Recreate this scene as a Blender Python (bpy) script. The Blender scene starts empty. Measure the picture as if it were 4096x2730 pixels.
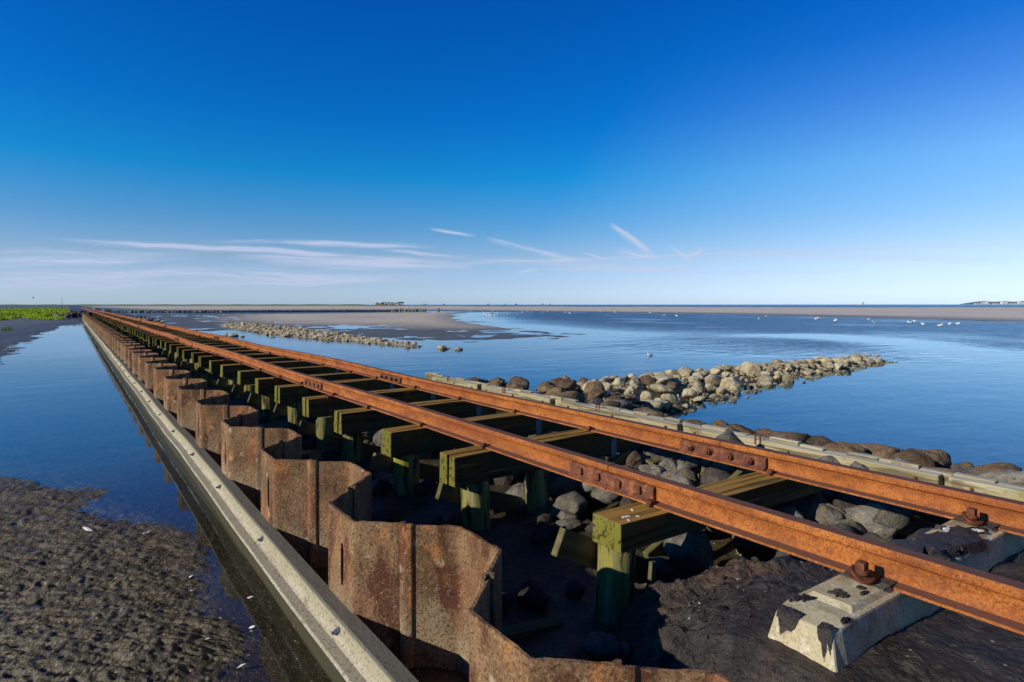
import bpy, bmesh, math, random
import numpy as np
from mathutils import Vector, Matrix, Euler, noise as mnoise

# ------------------------------------------------------------------ camera, light, exposure
S = bpy.context.scene
C = S.collection
random.seed(7); rng = np.random.default_rng(7)
R = math.radians
F, CX, CY, VH = 2440.0, 2048.0, 1365.0, 1219.0     # focal length, centre, horizon (px of the 4096 wide photo)
CZ = 1.53                                          # camera above the water (z = 0)
TH = math.atan2(CX - 284.0, F)                     # camera heading, clockwise from the track (+Y)
st, ct = math.sin(TH), math.cos(TH)

cam = bpy.data.cameras.new('camera'); co = bpy.data.objects.new('camera', cam); C.objects.link(co)
S.camera = co
cam.sensor_width = 36.0; cam.lens = F / 4096 * 36.0
cam.shift_y = (VH - CY) / 4096
cam.clip_start = .05; cam.clip_end = 40000
co.location = (0, 0, CZ); co.rotation_euler = (R(90), R(0.03), -TH)

SUN_AZ, SUN_EL = R(278), R(23)                     # clockwise from +Y
W = bpy.data.worlds.new('World'); S.world = W; W.use_nodes = True
SKY_STRENGTH = .10
sun = bpy.data.lights.new('sun', 'SUN'); so = bpy.data.objects.new('sun', sun); C.objects.link(so)
sun.energy = 4.6; sun.angle = R(.5); sun.color = (1, .93, .80)
tosun = Vector((math.sin(SUN_AZ) * math.cos(SUN_EL), math.cos(SUN_AZ) * math.cos(SUN_EL), math.sin(SUN_EL)))
so.rotation_euler = (-tosun).to_track_quat('-Z', 'Y').to_euler()
S.view_settings.view_transform = 'Standard'; S.view_settings.look = 'None'
S.view_settings.gamma = 1; S.view_settings.exposure = 0.0
S.render.engine = 'CYCLES'
S.cycles.use_denoising = True
S.cycles.max_bounces = 6; S.cycles.transparent_max_bounces = 12
S.cycles.caustics_reflective = False; S.cycles.caustics_refractive = False

def at(u, v, z=0.0):
    """world point at height z seen along pixel (u, v) of the 4096 px photo"""
    zc = F * (CZ - z) / (v - VH); xc = (u - CX) / F * zc
    return (xc * ct + zc * st, -xc * st + zc * ct, z)

def at_r(u, v, zc):
    """world point at depth zc along pixel (u, v)"""
    xc = (u - CX) / F * zc
    return (xc * ct + zc * st, -xc * st + zc * ct, CZ - (v - VH) / F * zc)

# ------------------------------------------------------------------ world sky with cirrus
def sky():
    nt = W.node_tree; N = nt.nodes; L = nt.links
    bg = N['Background']
    def new(t, **k):
        n = N.new(t)
        for a, b in k.items(): setattr(n, a, b)
        return n
    def m(op, a, b=None, c=None, clamp=False):
        n = new('ShaderNodeMath', operation=op); n.use_clamp = clamp
        for i, x in enumerate((a, b, c)):
            if x is None: continue
            if isinstance(x, (int, float)): n.inputs[i].default_value = x
            else: L.new(x, n.inputs[i])
        return n.outputs[0]
    sk = new('ShaderNodeTexSky', sky_type='NISHITA'); sk.sun_disc = False
    sk.sun_elevation = SUN_EL; sk.sun_rotation = SUN_AZ
    sk.air_density = 1.0; sk.dust_density = .35; sk.ozone_density = 2.5; sk.altitude = 0
    hs = new('ShaderNodeHueSaturation'); hs.inputs['Saturation'].default_value = 1.25
    L.new(sk.outputs[0], hs.inputs['Color'])
    tc = new('ShaderNodeTexCoord'); sp = new('ShaderNodeSeparateXYZ'); L.new(tc.outputs['Generated'], sp.inputs[0])
    # blue deepens upward (polarised, clear air); above the frame dimmed to deepen shadows
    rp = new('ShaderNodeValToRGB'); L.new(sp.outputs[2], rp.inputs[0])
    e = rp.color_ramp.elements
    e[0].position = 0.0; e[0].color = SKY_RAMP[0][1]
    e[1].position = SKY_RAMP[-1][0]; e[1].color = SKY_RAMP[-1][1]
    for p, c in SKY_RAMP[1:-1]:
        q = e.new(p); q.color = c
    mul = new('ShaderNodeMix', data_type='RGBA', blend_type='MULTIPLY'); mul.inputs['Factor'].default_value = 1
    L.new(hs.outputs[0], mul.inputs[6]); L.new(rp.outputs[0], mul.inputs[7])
    # skylight is least polarised, and so palest, well away from 90 degrees to the sun
    sd = new('ShaderNodeVectorMath', operation='DOT_PRODUCT'); L.new(tc.outputs['Generated'], sd.inputs[0]); sd.inputs[1].default_value = tosun
    neg = m('MAXIMUM', m('MULTIPLY', sd.outputs['Value'], -1), 0)
    c2 = m('MAXIMUM', m('SUBTRACT', m('MULTIPLY', neg, neg), .17), 0)
    fall = new('ShaderNodeValToRGB'); L.new(sp.outputs[2], fall.inputs[0]); fe = fall.color_ramp.elements
    fe[0].position = 0; fe[0].color = (.5, .5, .5, 1); fe[1].position = .42; fe[1].color = (0, 0, 0, 1)
    for p_, v_ in ((.1, .8), (.2, 1.0), (.3, .38), (.36, .08)): q = fe.new(p_); q.color = (v_, v_, v_, 1)
    ad = new('ShaderNodeMix', data_type='RGBA', blend_type='ADD'); L.new(m('MULTIPLY', c2, fall.outputs[0]), ad.inputs['Factor'])
    L.new(mul.outputs[2], ad.inputs[6]); ad.inputs[7].default_value = (4.1, 3.0, 1.2, 1); mul = ad
    # cirrus: streaks laid on the sky dome around a fixed compass bearing
    F3 = Vector((st, ct, 0)); R3 = Vector((ct, -st, 0))
    def dot(v):
        n = new('ShaderNodeVectorMath', operation='DOT_PRODUCT'); L.new(tc.outputs['Generated'], n.inputs[0])
        n.inputs[1].default_value = v; return n.outputs['Value']
    df = m('MAXIMUM', dot(F3), .05)
    a = m('DIVIDE', dot(R3), df); b = m('DIVIDE', sp.outputs[2], df)
    comb = new('ShaderNodeCombineXYZ'); L.new(a, comb.inputs[0]); L.new(b, comb.inputs[1])
    # a little warping so no streak is straight
    nz = new('ShaderNodeTexNoise'); nz.inputs['Scale'].default_value = 7; nz.inputs['Detail'].default_value = 3
    L.new(comb.outputs[0], nz.inputs['Vector'])
    warp = m('MULTIPLY', m('SUBTRACT', nz.outputs['Fac'], .5), .013)
    b2 = m('ADD', b, warp)
    tot = None
    k = 4096 / 2353
    for (x0, y0, x1, y1, w, op) in CIRRUS:
        A0, B0, A1, B1 = (x0 * k - CX) / F, (VH - y0 * k) / F, (x1 * k - CX) / F, (VH - y1 * k) / F
        ca, cb = (A0 + A1) / 2, (B0 + B1) / 2
        ln = math.hypot(A1 - A0, B1 - B0); ux, uy = (A1 - A0) / ln, (B1 - B0) / ln
        da = m('SUBTRACT', a, ca); db = m('SUBTRACT', b2, cb)
        s = m('ADD', m('MULTIPLY', da, ux), m('MULTIPLY', db, uy))
        t = m('ADD', m('MULTIPLY', da, -uy), m('MULTIPLY', db, ux))
        s2 = m('MULTIPLY', s, 2 / ln); t2 = m('MULTIPLY', t, F / (w * k))
        cv = new('ShaderNodeCombineXYZ'); L.new(m('MULTIPLY', s, 11), cv.inputs[0]); L.new(m('MULTIPLY', t, 230), cv.inputs[1])
        cv.inputs[2].default_value = x0 * .37
        n2 = new('ShaderNodeTexNoise'); n2.inputs['Scale'].default_value = 1; n2.inputs['Detail'].default_value = 4; n2.inputs['Roughness'].default_value = .65
        L.new(cv.outputs[0], n2.inputs['Vector'])
        fs = m('SUBTRACT', 1, m('MULTIPLY', s2, s2), clamp=True)
        ft = m('POWER', 2.718, m('MULTIPLY', m('MULTIPLY', t2, t2), -1))
        nn = m('MULTIPLY_ADD', n2.outputs['Fac'], 3.6, -1.15, clamp=True)
        d = m('MULTIPLY', m('MULTIPLY', m('MULTIPLY', fs, ft), nn), op * 1.75)
        tot = d if tot is None else m('ADD', tot, d)
    front = m('GREATER_THAN', dot(F3), .1)
    tot = m('MULTIPLY', m('MINIMUM', tot, .75), front)
    mx = new('ShaderNodeMix', data_type='RGBA'); L.new(tot, mx.inputs['Factor'])
    L.new(mul.outputs[2], mx.inputs[6]); mx.inputs[7].default_value = (5.6, 6.2, 8.2, 1)
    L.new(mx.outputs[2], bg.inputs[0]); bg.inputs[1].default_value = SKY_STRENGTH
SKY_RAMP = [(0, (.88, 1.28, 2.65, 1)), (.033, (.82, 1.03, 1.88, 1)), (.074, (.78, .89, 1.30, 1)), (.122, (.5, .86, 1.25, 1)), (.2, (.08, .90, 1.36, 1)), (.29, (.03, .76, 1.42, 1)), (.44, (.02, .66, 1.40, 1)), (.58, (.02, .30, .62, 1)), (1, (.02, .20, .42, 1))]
CIRRUS = [(60, 545, 1080, 603, 4, .5), (450, 554, 970, 562, 4, .5), (380, 560, 800, 590, 5, .4), (560, 575, 790, 588, 5, .4),
          (870, 573, 1080, 592, 4, .7), (985, 524, 1095, 544, 3.5, .6), (1115, 549, 1335, 602, 5, .75), (1400, 512, 1503, 590, 6, .9),
          (1408, 574, 1515, 598, 6, .55), (1536, 566, 1590, 603, 2.5, .6), (1622, 572, 1568, 601, 4, .6), (590, 603, 1010, 614, 8, .45),
          (900, 612, 2450, 556, 3, .4), (1230, 618, 1650, 622, 7, .45), (-120, 610, 460, 590, 10, .3), (-120, 638, 480, 626, 11, .5),
          (380, 657, 1040, 634, 9, .45), (-100, 574, 460, 585, 6, .3), (1180, 632, 1240, 620, 5, .4), (1340, 580, 1385, 594, 2, .5),
          (180, 556, 620, 578, 6, .4), (640, 560, 1010, 566, 5, .45), (520, 590, 960, 604, 7, .5), (-60, 594, 330, 600, 8, .4), (300, 622, 900, 640, 12, .4), (760, 598, 1100, 612, 9, .45), (1060, 600, 1500, 608, 8, .3), (1640, 586, 2400, 600, 9, .22), (1500, 630, 2000, 622, 7, .2), (-100, 655, 500, 650, 12, .4)]
sky()

# ------------------------------------------------------------------ object helpers
def tag(o, label=None, cat=None, group=None, kind=None):
    if label: o['label'] = label
    if cat: o['category'] = cat
    if group: o['group'] = group
    if kind: o['kind'] = kind
    return o
def thing(name, label, cat, loc=(0, 0, 0), rz=0.0, group=None):
    o = bpy.data.objects.new(name, None); C.objects.link(o); o.empty_display_size = .1
    o.location = loc; o.rotation_euler = (0, 0, rz)
    return tag(o, label, cat, group)
def dup(root, loc=None, rot=None, label=None, group=None, scale=None):
    r = root.copy(); C.objects.link(r)
    if loc is not None: r.location = loc
    if rot is not None: r.rotation_euler = rot
    if scale is not None: r.scale = scale
    if label: r['label'] = label
    if group: r['group'] = group
    for ch in list(root.children):
        c = ch.copy(); C.objects.link(c); c.parent = r
        for g in list(ch.children):
            d = g.copy(); C.objects.link(d); d.parent = c
    return r
class MB:
    def __init__(s): s.v = []; s.f = []
    def add(s, vs, fs):
        o = len(s.v); s.v += [tuple(p) for p in vs]; s.f += [tuple(i + o for i in f) for f in fs]; return s
    def box(s, lo, hi, M=None, jit=0):
        x0, y0, z0 = lo; x1, y1, z1 = hi
        vs = [Vector(p) for p in ((x0, y0, z0), (x1, y0, z0), (x1, y1, z0), (x0, y1, z0), (x0, y0, z1), (x1, y0, z1), (x1, y1, z1), (x0, y1, z1))]
        if jit: vs = [p + Vector((random.uniform(-jit, jit), random.uniform(-jit, jit), random.uniform(-jit, jit))) for p in vs]
        if M: vs = [M @ p for p in vs]
        return s.add(vs, [(0, 3, 2, 1), (4, 5, 6, 7), (0, 1, 5, 4), (1, 2, 6, 5), (2, 3, 7, 6), (3, 0, 4, 7)])
    def prism_y(s, prof, ys, caps=True, warp=None):
        """profile (x, z) swept along y at the stations ys"""
        n = len(prof); vs = []
        for y in ys:
            for (x, z) in prof:
                vs.append(warp(x, y, z) if warp else (x, y, z))
        fs = []
        for k in range(len(ys) - 1):
            for i in range(n):
                j = (i + 1) % n
                fs.append((k * n + i, k * n + j, (k + 1) * n + j, (k + 1) * n + i))
        if caps:
            fs.append(tuple(range(n))[::-1]); fs.append(tuple(range((len(ys) - 1) * n, len(ys) * n)))
        return s.add(vs, fs)
    def tube(s, p0, p1, r0, r1=None, n=12, caps=True, wob=0):
        r1 = r0 if r1 is None else r1
        p0, p1 = Vector(p0), Vector(p1); d = (p1 - p0).normalized()
        a = d.orthogonal().normalized(); b = d.cross(a)
        vs = []
        for p, r in ((p0, r0), (p1, r1)):
            for i in range(n):
                t = 2 * math.pi * i / n; q = r * (1 + (random.uniform(-wob, wob) if wob else 0))
                vs.append(p + a * math.cos(t) * q + b * math.sin(t) * q)
        fs = [(i, (i + 1) % n, n + (i + 1) % n, n + i) for i in range(n)]
        if caps: fs += [tuple(range(n))[::-1], tuple(range(n, 2 * n))]
        return s.add(vs, fs)
    def build(s, name, mat, parent=None, bevel=0, seg=1, smooth=False, loc=None, angle=35):
        me = bpy.data.meshes.new(name); me.from_pydata(s.v, [], s.f); me.update()
        bm = bmesh.new(); bm.from_mesh(me)
        bmesh.ops.recalc_face_normals(bm, faces=bm.faces)
        if bevel:
            ed = [e for e in bm.edges if len(e.link_faces) == 2 and e.calc_face_angle(0) > R(angle)]
            bmesh.ops.bevel(bm, geom=ed, offset=bevel, segments=seg, affect='EDGES', profile=.6, clamp_overlap=True)
        if smooth:
            for f in bm.faces: f.smooth = True
            for e in bm.edges:
                if len(e.link_faces) == 2 and e.calc_face_angle(0) > R(40): e.smooth = False
        bm.to_mesh(me); bm.free()
        return link(name, me, mat, parent, loc)
def link(name, me, mat, parent=None, loc=None):
    o = bpy.data.objects.new(name, me); C.objects.link(o)
    if mat and not me.materials: me.materials.append(mat)
    if parent: o.parent = parent
    if loc is not None: o.location = loc
    return o
def grid_mesh(name, V, nr, nc, attrs=None, smooth=True):
    me = bpy.data.meshes.new(name)
    idx = np.arange(nr * nc).reshape(nr, nc)
    q = np.stack([idx[:-1, :-1], idx[:-1, 1:], idx[1:, 1:], idx[1:, :-1]], -1).reshape(-1, 4)
    me.vertices.add(nr * nc); me.vertices.foreach_set('co', V.astype(np.float32).ravel())
    me.loops.add(q.size); me.loops.foreach_set('vertex_index', q.astype(np.int32).ravel())
    me.polygons.add(len(q)); me.polygons.foreach_set('loop_start', (np.arange(len(q)) * 4).astype(np.int32))
    me.polygons.foreach_set('loop_total', np.full(len(q), 4, np.int32))
    me.polygons.foreach_set('use_smooth', np.full(len(q), smooth))
    me.update(calc_edges=True)
    for k, a in (attrs or {}).items():
        at_ = me.attributes.new(k, 'FLOAT', 'POINT'); at_.data.foreach_set('value', a.astype(np.float32).ravel())
    return me

# ------------------------------------------------------------------ procedural materials
def mat(name, base, scale=4, stretch=(1, 1, 1), detail=6, layers=(), rough=(.75, .95), bumps=(), spec=.3, coord='Object', rnd=True, shade_rnd=0.0, rough_attr=None):
    m = bpy.data.materials.new(name); m.use_nodes = True
    nt = m.node_tree; N = nt.nodes; L = nt.links; P = N['Principled BSDF']
    def new(t, **k):
        n = N.new(t)
        for a, b in k.items(): setattr(n, a, b)
        return n
    tc = new('ShaderNodeTexCoord'); vec = tc.outputs[coord]
    oi = new('ShaderNodeObjectInfo')
    if rnd:
        ad = new('ShaderNodeVectorMath', operation='MULTIPLY_ADD')
        cb = new('ShaderNodeCombineXYZ')
        for i in range(3): L.new(oi.outputs['Random'], cb.inputs[i])
        L.new(cb.outputs[0], ad.inputs[0]); ad.inputs[1].default_value = (57, 91, 33); L.new(vec, ad.inputs[2]); vec = ad.outputs[0]
    def mapped(stv, off=0):
        mp = new('ShaderNodeMapping'); mp.inputs['Scale'].default_value = stv; mp.inputs['Location'].default_value = (off, off * .7, off * 1.3)
        L.new(vec, mp.inputs[0]); return mp.outputs[0]
    def noise(sc, stv, det=5, off=0, rg=.6):
        n = new('ShaderNodeTexNoise'); n.inputs['Scale'].default_value = sc; n.inputs['Detail'].default_value = det; n.inputs['Roughness'].default_value = rg
        L.new(mapped(stv, off), n.inputs['Vector']); return n.outputs['Fac']
    def smooth(v, lo, hi):
        r = new('ShaderNodeMapRange', interpolation_type='SMOOTHSTEP'); L.new(v, r.inputs[0])
        r.inputs[1].default_value = lo; r.inputs[2].default_value = hi; return r.outputs[0]
    def mul(a, b):
        n = new('ShaderNodeMath', operation='MULTIPLY')
        for i, x in enumerate((a, b)):
            if isinstance(x, (int, float)): n.inputs[i].default_value = x
            else: L.new(x, n.inputs[i])
        return n.outputs[0]
    rp = new('ShaderNodeValToRGB'); L.new(noise(scale, stretch, detail), rp.inputs[0])
    els = rp.color_ramp.elements
    for i, (p, c) in enumerate(base):
        e = els[i] if i < 2 else els.new(p)
        e.position = p; e.color = (*c, 1)
    col = rp.outputs[0]
    geo = None
    for k, ly in enumerate(layers):
        t = ly.get('type', 'noise')
        if t == 'noise':
            f = smooth(noise(ly['scale'], ly.get('stretch', (1, 1, 1)), ly.get('detail', 5), 3.1 * k + 1.7), ly['lo'], ly['hi'])
        elif t == 'spot':
            vn = new('ShaderNodeTexVoronoi'); vn.inputs['Scale'].default_value = ly['scale']; vn.inputs['Randomness'].default_value = 1
            L.new(mapped(ly.get('stretch', (1, 1, 1)), 2.3 * k), vn.inputs['Vector'])
            f = smooth(vn.outputs['Distance'], ly['hi'], ly['lo'])
            sc = new('ShaderNodeSeparateColor'); L.new(vn.outputs['Color'], sc.inputs[0])
            f = mul(f, smooth(sc.outputs[0], 1 - ly.get('dens', 1) - .01, 1 - ly.get('dens', 1)))
        elif t == 'crack':
            vn = new('ShaderNodeTexVoronoi', feature='DISTANCE_TO_EDGE'); vn.inputs['Scale'].default_value = ly['scale']
            wv = new('ShaderNodeVectorMath', operation='MULTIPLY_ADD')
            wn = new('ShaderNodeTexNoise'); wn.inputs['Scale'].default_value = 6; L.new(mapped((1, 1, 1)), wn.inputs['Vector'])
            L.new(wn.outputs['Color'], wv.inputs[0]); wv.inputs[1].default_value = (.3, .3, .3); L.new(mapped(ly.get('stretch', (1, 1, 1))), wv.inputs[2])
            L.new(wv.outputs[0], vn.inputs['Vector'])
            f = smooth(vn.outputs['Distance'], ly['hi'], ly['lo'])
            f = mul(f, smooth(noise(ly['scale'] * .8, (1, 1, 1), 2, 9), .45, .6))
        elif t == 'axis':     # by local axis, softened with noise
            sx = new('ShaderNodeSeparateXYZ'); L.new(tc.outputs['Object'], sx.inputs[0])
            a2 = new('ShaderNodeMath', operation='MULTIPLY_ADD'); L.new(noise(ly.get('scale', 6), ly.get('stretch', (1, 1, 1)), 4, 5 + k), a2.inputs[0])
            a2.inputs[1].default_value = ly.get('wob', .2); L.new(sx.outputs[ly['axis']], a2.inputs[2])
            f = smooth(a2.outputs[0], ly['lo'], ly['hi'])
        elif t == 'up':       # tint by how a face points (dust, moss, grime, wear, painted shade)
            if geo is None: geo = new('ShaderNodeNewGeometry')
            sx = new('ShaderNodeSeparateXYZ'); L.new(geo.outputs['Normal'], sx.inputs[0])
            f = smooth(sx.outputs[ly.get('axis', 2)], ly['lo'], ly['hi'])
            if 'scale' in ly: f = mul(f, smooth(noise(ly['scale'], ly.get('stretch', (1, 1, 1)), 5, 4 + k), ly.get('nlo', .3), ly.get('nhi', .6)))
        elif t == 'tide':     # wet, weedy foot of whatever stands in the water (world height)
            if geo is None: geo = new('ShaderNodeNewGeometry')
            sx = new('ShaderNodeSeparateXYZ'); L.new(geo.outputs['Position'], sx.inputs[0])
            a2 = new('ShaderNodeMath', operation='MULTIPLY_ADD'); L.new(noise(3, (1, 1, 1), 4, 5 + k), a2.inputs[0]); a2.inputs[1].default_value = .1; L.new(sx.outputs[2], a2.inputs[2])
            f = smooth(a2.outputs[0], ly['lo'], ly['hi'])
        elif t == 'attr':
            an = new('ShaderNodeAttribute'); an.attribute_name = ly['attr']
            f = smooth(an.outputs['Fac'], ly['lo'], ly['hi'])
        if 'amt' in ly: f = mul(f, ly['amt'])
        mx = new('ShaderNodeMix', data_type='RGBA'); L.new(f, mx.inputs['Factor']); L.new(col, mx.inputs[6]); mx.inputs[7].default_value = (*ly['col'], 1)
        col = mx.outputs[2]
    if shade_rnd:
        hv = new('ShaderNodeHueSaturation'); L.new(col, hv.inputs['Color'])
        mr = new('ShaderNodeMapRange'); L.new(oi.outputs['Random'], mr.inputs[0]); mr.inputs[3].default_value = 1 - shade_rnd; mr.inputs[4].default_value = 1 + shade_rnd
        L.new(mr.outputs[0], hv.inputs['Value']); col = hv.outputs[0]
    L.new(col, P.inputs['Base Color'])
    rr = new('ShaderNodeMapRange'); L.new(noise(scale * 1.7, stretch, 4, 7), rr.inputs[0]); rr.inputs[1].default_value = .3; rr.inputs[2].default_value = .7
    rr.inputs[3].default_value, rr.inputs[4].default_value = rough; rout = rr.outputs[0]
    if rough_attr:
        an = new('ShaderNodeAttribute'); an.attribute_name = rough_attr[0]
        mr = new('ShaderNodeMix', data_type='FLOAT'); L.new(an.outputs['Fac'], mr.inputs[0]); L.new(rout, mr.inputs[2]); mr.inputs[3].default_value = rough_attr[1]; rout = mr.outputs[0]
    L.new(rout, P.inputs['Roughness'])
    P.inputs['Specular IOR Level'].default_value = spec
    last = None
    for (bs, bst, strength, dist) in bumps:
        b = new('ShaderNodeBump'); b.inputs['Strength'].default_value = strength; b.inputs['Distance'].default_value = dist
        L.new(noise(bs, bst, 6, 2.2), b.inputs['Height'])
        if last: L.new(last, b.inputs['Normal'])
        last = b.outputs[0]
    if last: L.new(last, P.inputs['Normal'])
    return m

M = {}
M['rail'] = mat('rail_rust', [(.3, (.19, .054, .014)), (.5, (.37, .11, .019)), (.7, (.49, .165, .032))], 9, (1, .5, 1), 8,
    [dict(col=(.12, .035, .016), scale=130, lo=.50, hi=.62, amt=.7), dict(col=(.60, .25, .08), scale=100, lo=.56, hi=.68, amt=.5), dict(col=(.20, .055, .018), scale=26, lo=.52, hi=.62, amt=.6),
     dict(col=(.22, .055, .018), scale=3, stretch=(1, .25, 1), lo=.52, hi=.68, amt=.6),
     dict(type='up', col=(.11, .055, .042), lo=.8, hi=.97, amt=.85)],
    (.62, .85), [(95, (1, 1, 1), .6, .005), (22, (1, 1, 1), .4, .008)], .25, coord='Object')
M['rust_dark'] = mat('dark_rust', [(.3, (.06, .022, .014)), (.55, (.16, .05, .022)), (.75, (.36, .12, .035))], 22, detail=7,
    layers=[dict(col=(.42, .17, .04), scale=30, lo=.6, hi=.72, amt=.7)], rough=(.6, .9), bumps=[(60, (1, 1, 1), .5, .004)], spec=.3)
M['pile'] = mat('sheet_pile_rust', [(.3, (.10, .057, .028)), (.5, (.20, .112, .053)), (.7, (.31, .185, .09))], 6, (1, 1, .7), 9,
    [dict(col=(.23, .075, .033), scale=6, stretch=(1, 1, .35), lo=.50, hi=.62, amt=.6),
     dict(col=(.42, .18, .06), scale=9, stretch=(1, 1, .6), lo=.56, hi=.66, amt=.75),
     dict(type='axis', axis=2, col=(.36, .29, .175), lo=.66, hi=.34, wob=.5, scale=5, amt=.7),
     dict(col=(.085, .025, .014), scale=7, stretch=(1, 1, .4), lo=.53, hi=.63, amt=.8),
     dict(type='spot', col=(.50, .38, .25), scale=14, lo=.10, hi=.36, dens=.13, amt=.6),
     dict(col=(.42, .30, .17), scale=75, lo=.55, hi=.66, amt=.5),
     dict(col=(.05, .025, .016), scale=95, lo=.50, hi=.62, amt=.7)],
    (.75, .95), [(100, (1, 1, 1), .7, .006), (16, (1, 1, 1), .5, .014)], .2, shade_rnd=.12)
wood_b = [(70, (.06, 1, 1), .45, .004), (8, (.1, 1, 1), .3, .01)]
M['sleeper'] = mat('mossy_timber', [(.3, (.10, .085, .025)), (.5, (.19, .15, .045)), (.7, (.27, .21, .075))], 16, (.07, 1, 1), 7,
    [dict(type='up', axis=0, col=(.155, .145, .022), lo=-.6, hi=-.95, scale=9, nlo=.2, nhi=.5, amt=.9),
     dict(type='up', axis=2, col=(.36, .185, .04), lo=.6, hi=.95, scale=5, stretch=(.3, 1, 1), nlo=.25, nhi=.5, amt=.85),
     dict(type='up', axis=1, col=(.045, .032, .014), lo=-.6, hi=-.95, amt=.75),  # sides turned from the sun: shade painted into the timber colour
     dict(col=(.035, .028, .012), scale=38, stretch=(.025, 1, 1), lo=.53, hi=.60, amt=.85), dict(col=(.42, .30, .10), scale=60, stretch=(.03, 1, 1), lo=.60, hi=.68, amt=.5),
     dict(col=(.13, .14, .02), scale=5, lo=.55, hi=.7, amt=.6)], (.8, .95), wood_b, .15, shade_rnd=.12)
M['post'] = mat('mossy_pile_timber', [(.3, (.12, .12, .045)), (.5, (.24, .22, .085)), (.7, (.38, .32, .16))], 14, (1, 1, .08), 7,
    [dict(col=(.24, .215, .025), scale=9, stretch=(1, 1, .5), lo=.46, hi=.60, amt=.75),
     dict(col=(.03, .028, .012), scale=22, stretch=(1, 1, .15), lo=.50, hi=.60, amt=.9),
     dict(col=(.45, .40, .25), scale=18, stretch=(1, 1, .15), lo=.62, hi=.7, amt=.5)], (.8, .95), [(40, (1, 1, .08), .6, .01)], .15, shade_rnd=.15)
M['brace'] = mat('brace_timber', [(.3, (.07, .06, .028)), (.7, (.17, .145, .07))], 16, (.07, 1, 1), 6,
    [dict(col=(.12, .125, .03), scale=6, lo=.5, hi=.65, amt=.6)], (.8, .95), wood_b, .15, shade_rnd=.15)
M['grey_wood'] = mat('bleached_timber', [(.3, (.17, .135, .07)), (.5, (.33, .275, .155)), (.7, (.45, .39, .25))], 14, (1, .06, 1), 7,
    [dict(col=(.09, .07, .035), scale=30, stretch=(1, .04, 1), lo=.52, hi=.60, amt=.8), dict(col=(.10, .08, .04), scale=7, lo=.56, hi=.66, amt=.6),
     dict(type='up', axis=2, col=(.55, .52, .44), lo=.5, hi=.9, amt=.6),
     dict(col=(.27, .25, .07), scale=4, lo=.56, hi=.7, amt=.5)], (.8, .95), [(60, (1, .06, 1), .5, .004)], .15, shade_rnd=.14)
M['waling'] = mat('waling_paint', [(.3, (.36, .31, .20)), (.5, (.46, .40, .28)), (.7, (.55, .49, .36))], 11, (1, .3, 1), 7,
    [dict(col=(.18, .15, .09), scale=16, stretch=(1, .5, 1), lo=.58, hi=.7, amt=.7),
     dict(col=(.30, .27, .15), scale=5, stretch=(1, .4, 1), lo=.54, hi=.68, amt=.5),
     dict(type='axis', axis=2, col=(.32, .275, .175), lo=.205, hi=.235, wob=.03, scale=9, amt=.8),
     dict(type='up', axis=2, col=(.30, .26, .19), lo=.7, hi=.97, amt=.85), dict(type='axis', axis=2, col=(.125, .115, .095), lo=.244, hi=.250, wob=.003, scale=9, amt=.9), dict(col=(.09, .08, .06), scale=70, lo=.52, hi=.62, amt=.55), dict(type='tide', col=(.035, .03, .014), lo=.20, hi=.17, amt=.95),
     dict(col=(.42, .18, .06), scale=8, lo=.68, hi=.75, amt=.7)], (.75, .95), [(50, (1, 1, 1), .6, .005), (9, (1, .3, 1), .5, .012)], .2)
M['concrete'] = mat('old_concrete', [(.3, (.36, .29, .16)), (.5, (.50, .42, .26)), (.7, (.58, .51, .36))], 7, detail=8,
    layers=[dict(col=(.27, .20, .09), scale=18, lo=.56, hi=.68, amt=.6), dict(type='spot', col=(.08, .07, .05), scale=46, lo=.05, hi=.2, dens=.4),
            dict(col=(.68, .64, .54), scale=24, stretch=(1, 1, .3), lo=.56, hi=.66, amt=.6), dict(col=(.20, .17, .12), scale=110, lo=.52, hi=.62, amt=.5),
            dict(col=(.34, .20, .07), scale=11, stretch=(1, 1, .2), lo=.56, hi=.68, amt=.5), dict(col=(.12, .10, .08), scale=4.5, lo=.56, hi=.70, amt=.5)],
    rough=(.8, .95), bumps=[(60, (1, 1, 1), .5, .003), (12, (1, 1, 1), .3, .006)], spec=.2, rnd=False)
M['asphalt'] = mat('tar_crust', [(.3, (.013, .011, .010)), (.5, (.034, .028, .023)), (.7, (.075, .060, .047))], 9, detail=9,
    layers=[dict(col=(.105, .060, .034), scale=2.2, lo=.50, hi=.68, amt=.75), dict(col=(.012, .010, .009), scale=7, lo=.55, hi=.7, amt=.6),
            dict(type='crack', col=(.004, .003, .003), scale=2.6, lo=.012, hi=.03),
            dict(type='spot', col=(.50, .46, .40), scale=30, lo=.06, hi=.2, dens=.09)],
    rough=(.42, .7), bumps=[(11, (1, 1, 1), 1, .06), (45, (1, 1, 1), .9, .018)], spec=.5, rnd=False)
def rock_mat(n, a, b, c, spots, **k):
    return mat(n, [(.3, a), (.5, b), (.7, c)], 1.6, detail=8, layers=spots, rough=(.75, .95),
        bumps=[(3.5, (1, 1, 1), .5, .12), (22, (1, 1, 1), .5, .03)], spec=.2, shade_rnd=.3)
M['rock_pale'] = rock_mat('pale_boulder', (.27, .21, .115), (.42, .34, .20), (.55, .46, .30),
    [dict(col=(.10, .08, .035), scale=3, lo=.55, hi=.7, amt=.7), dict(type='up', axis=2, col=(.56, .50, .37), lo=.4, hi=.9, amt=.5), dict(type='tide', col=(.075, .06, .022), lo=.10, hi=.02, amt=.8)])
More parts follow.
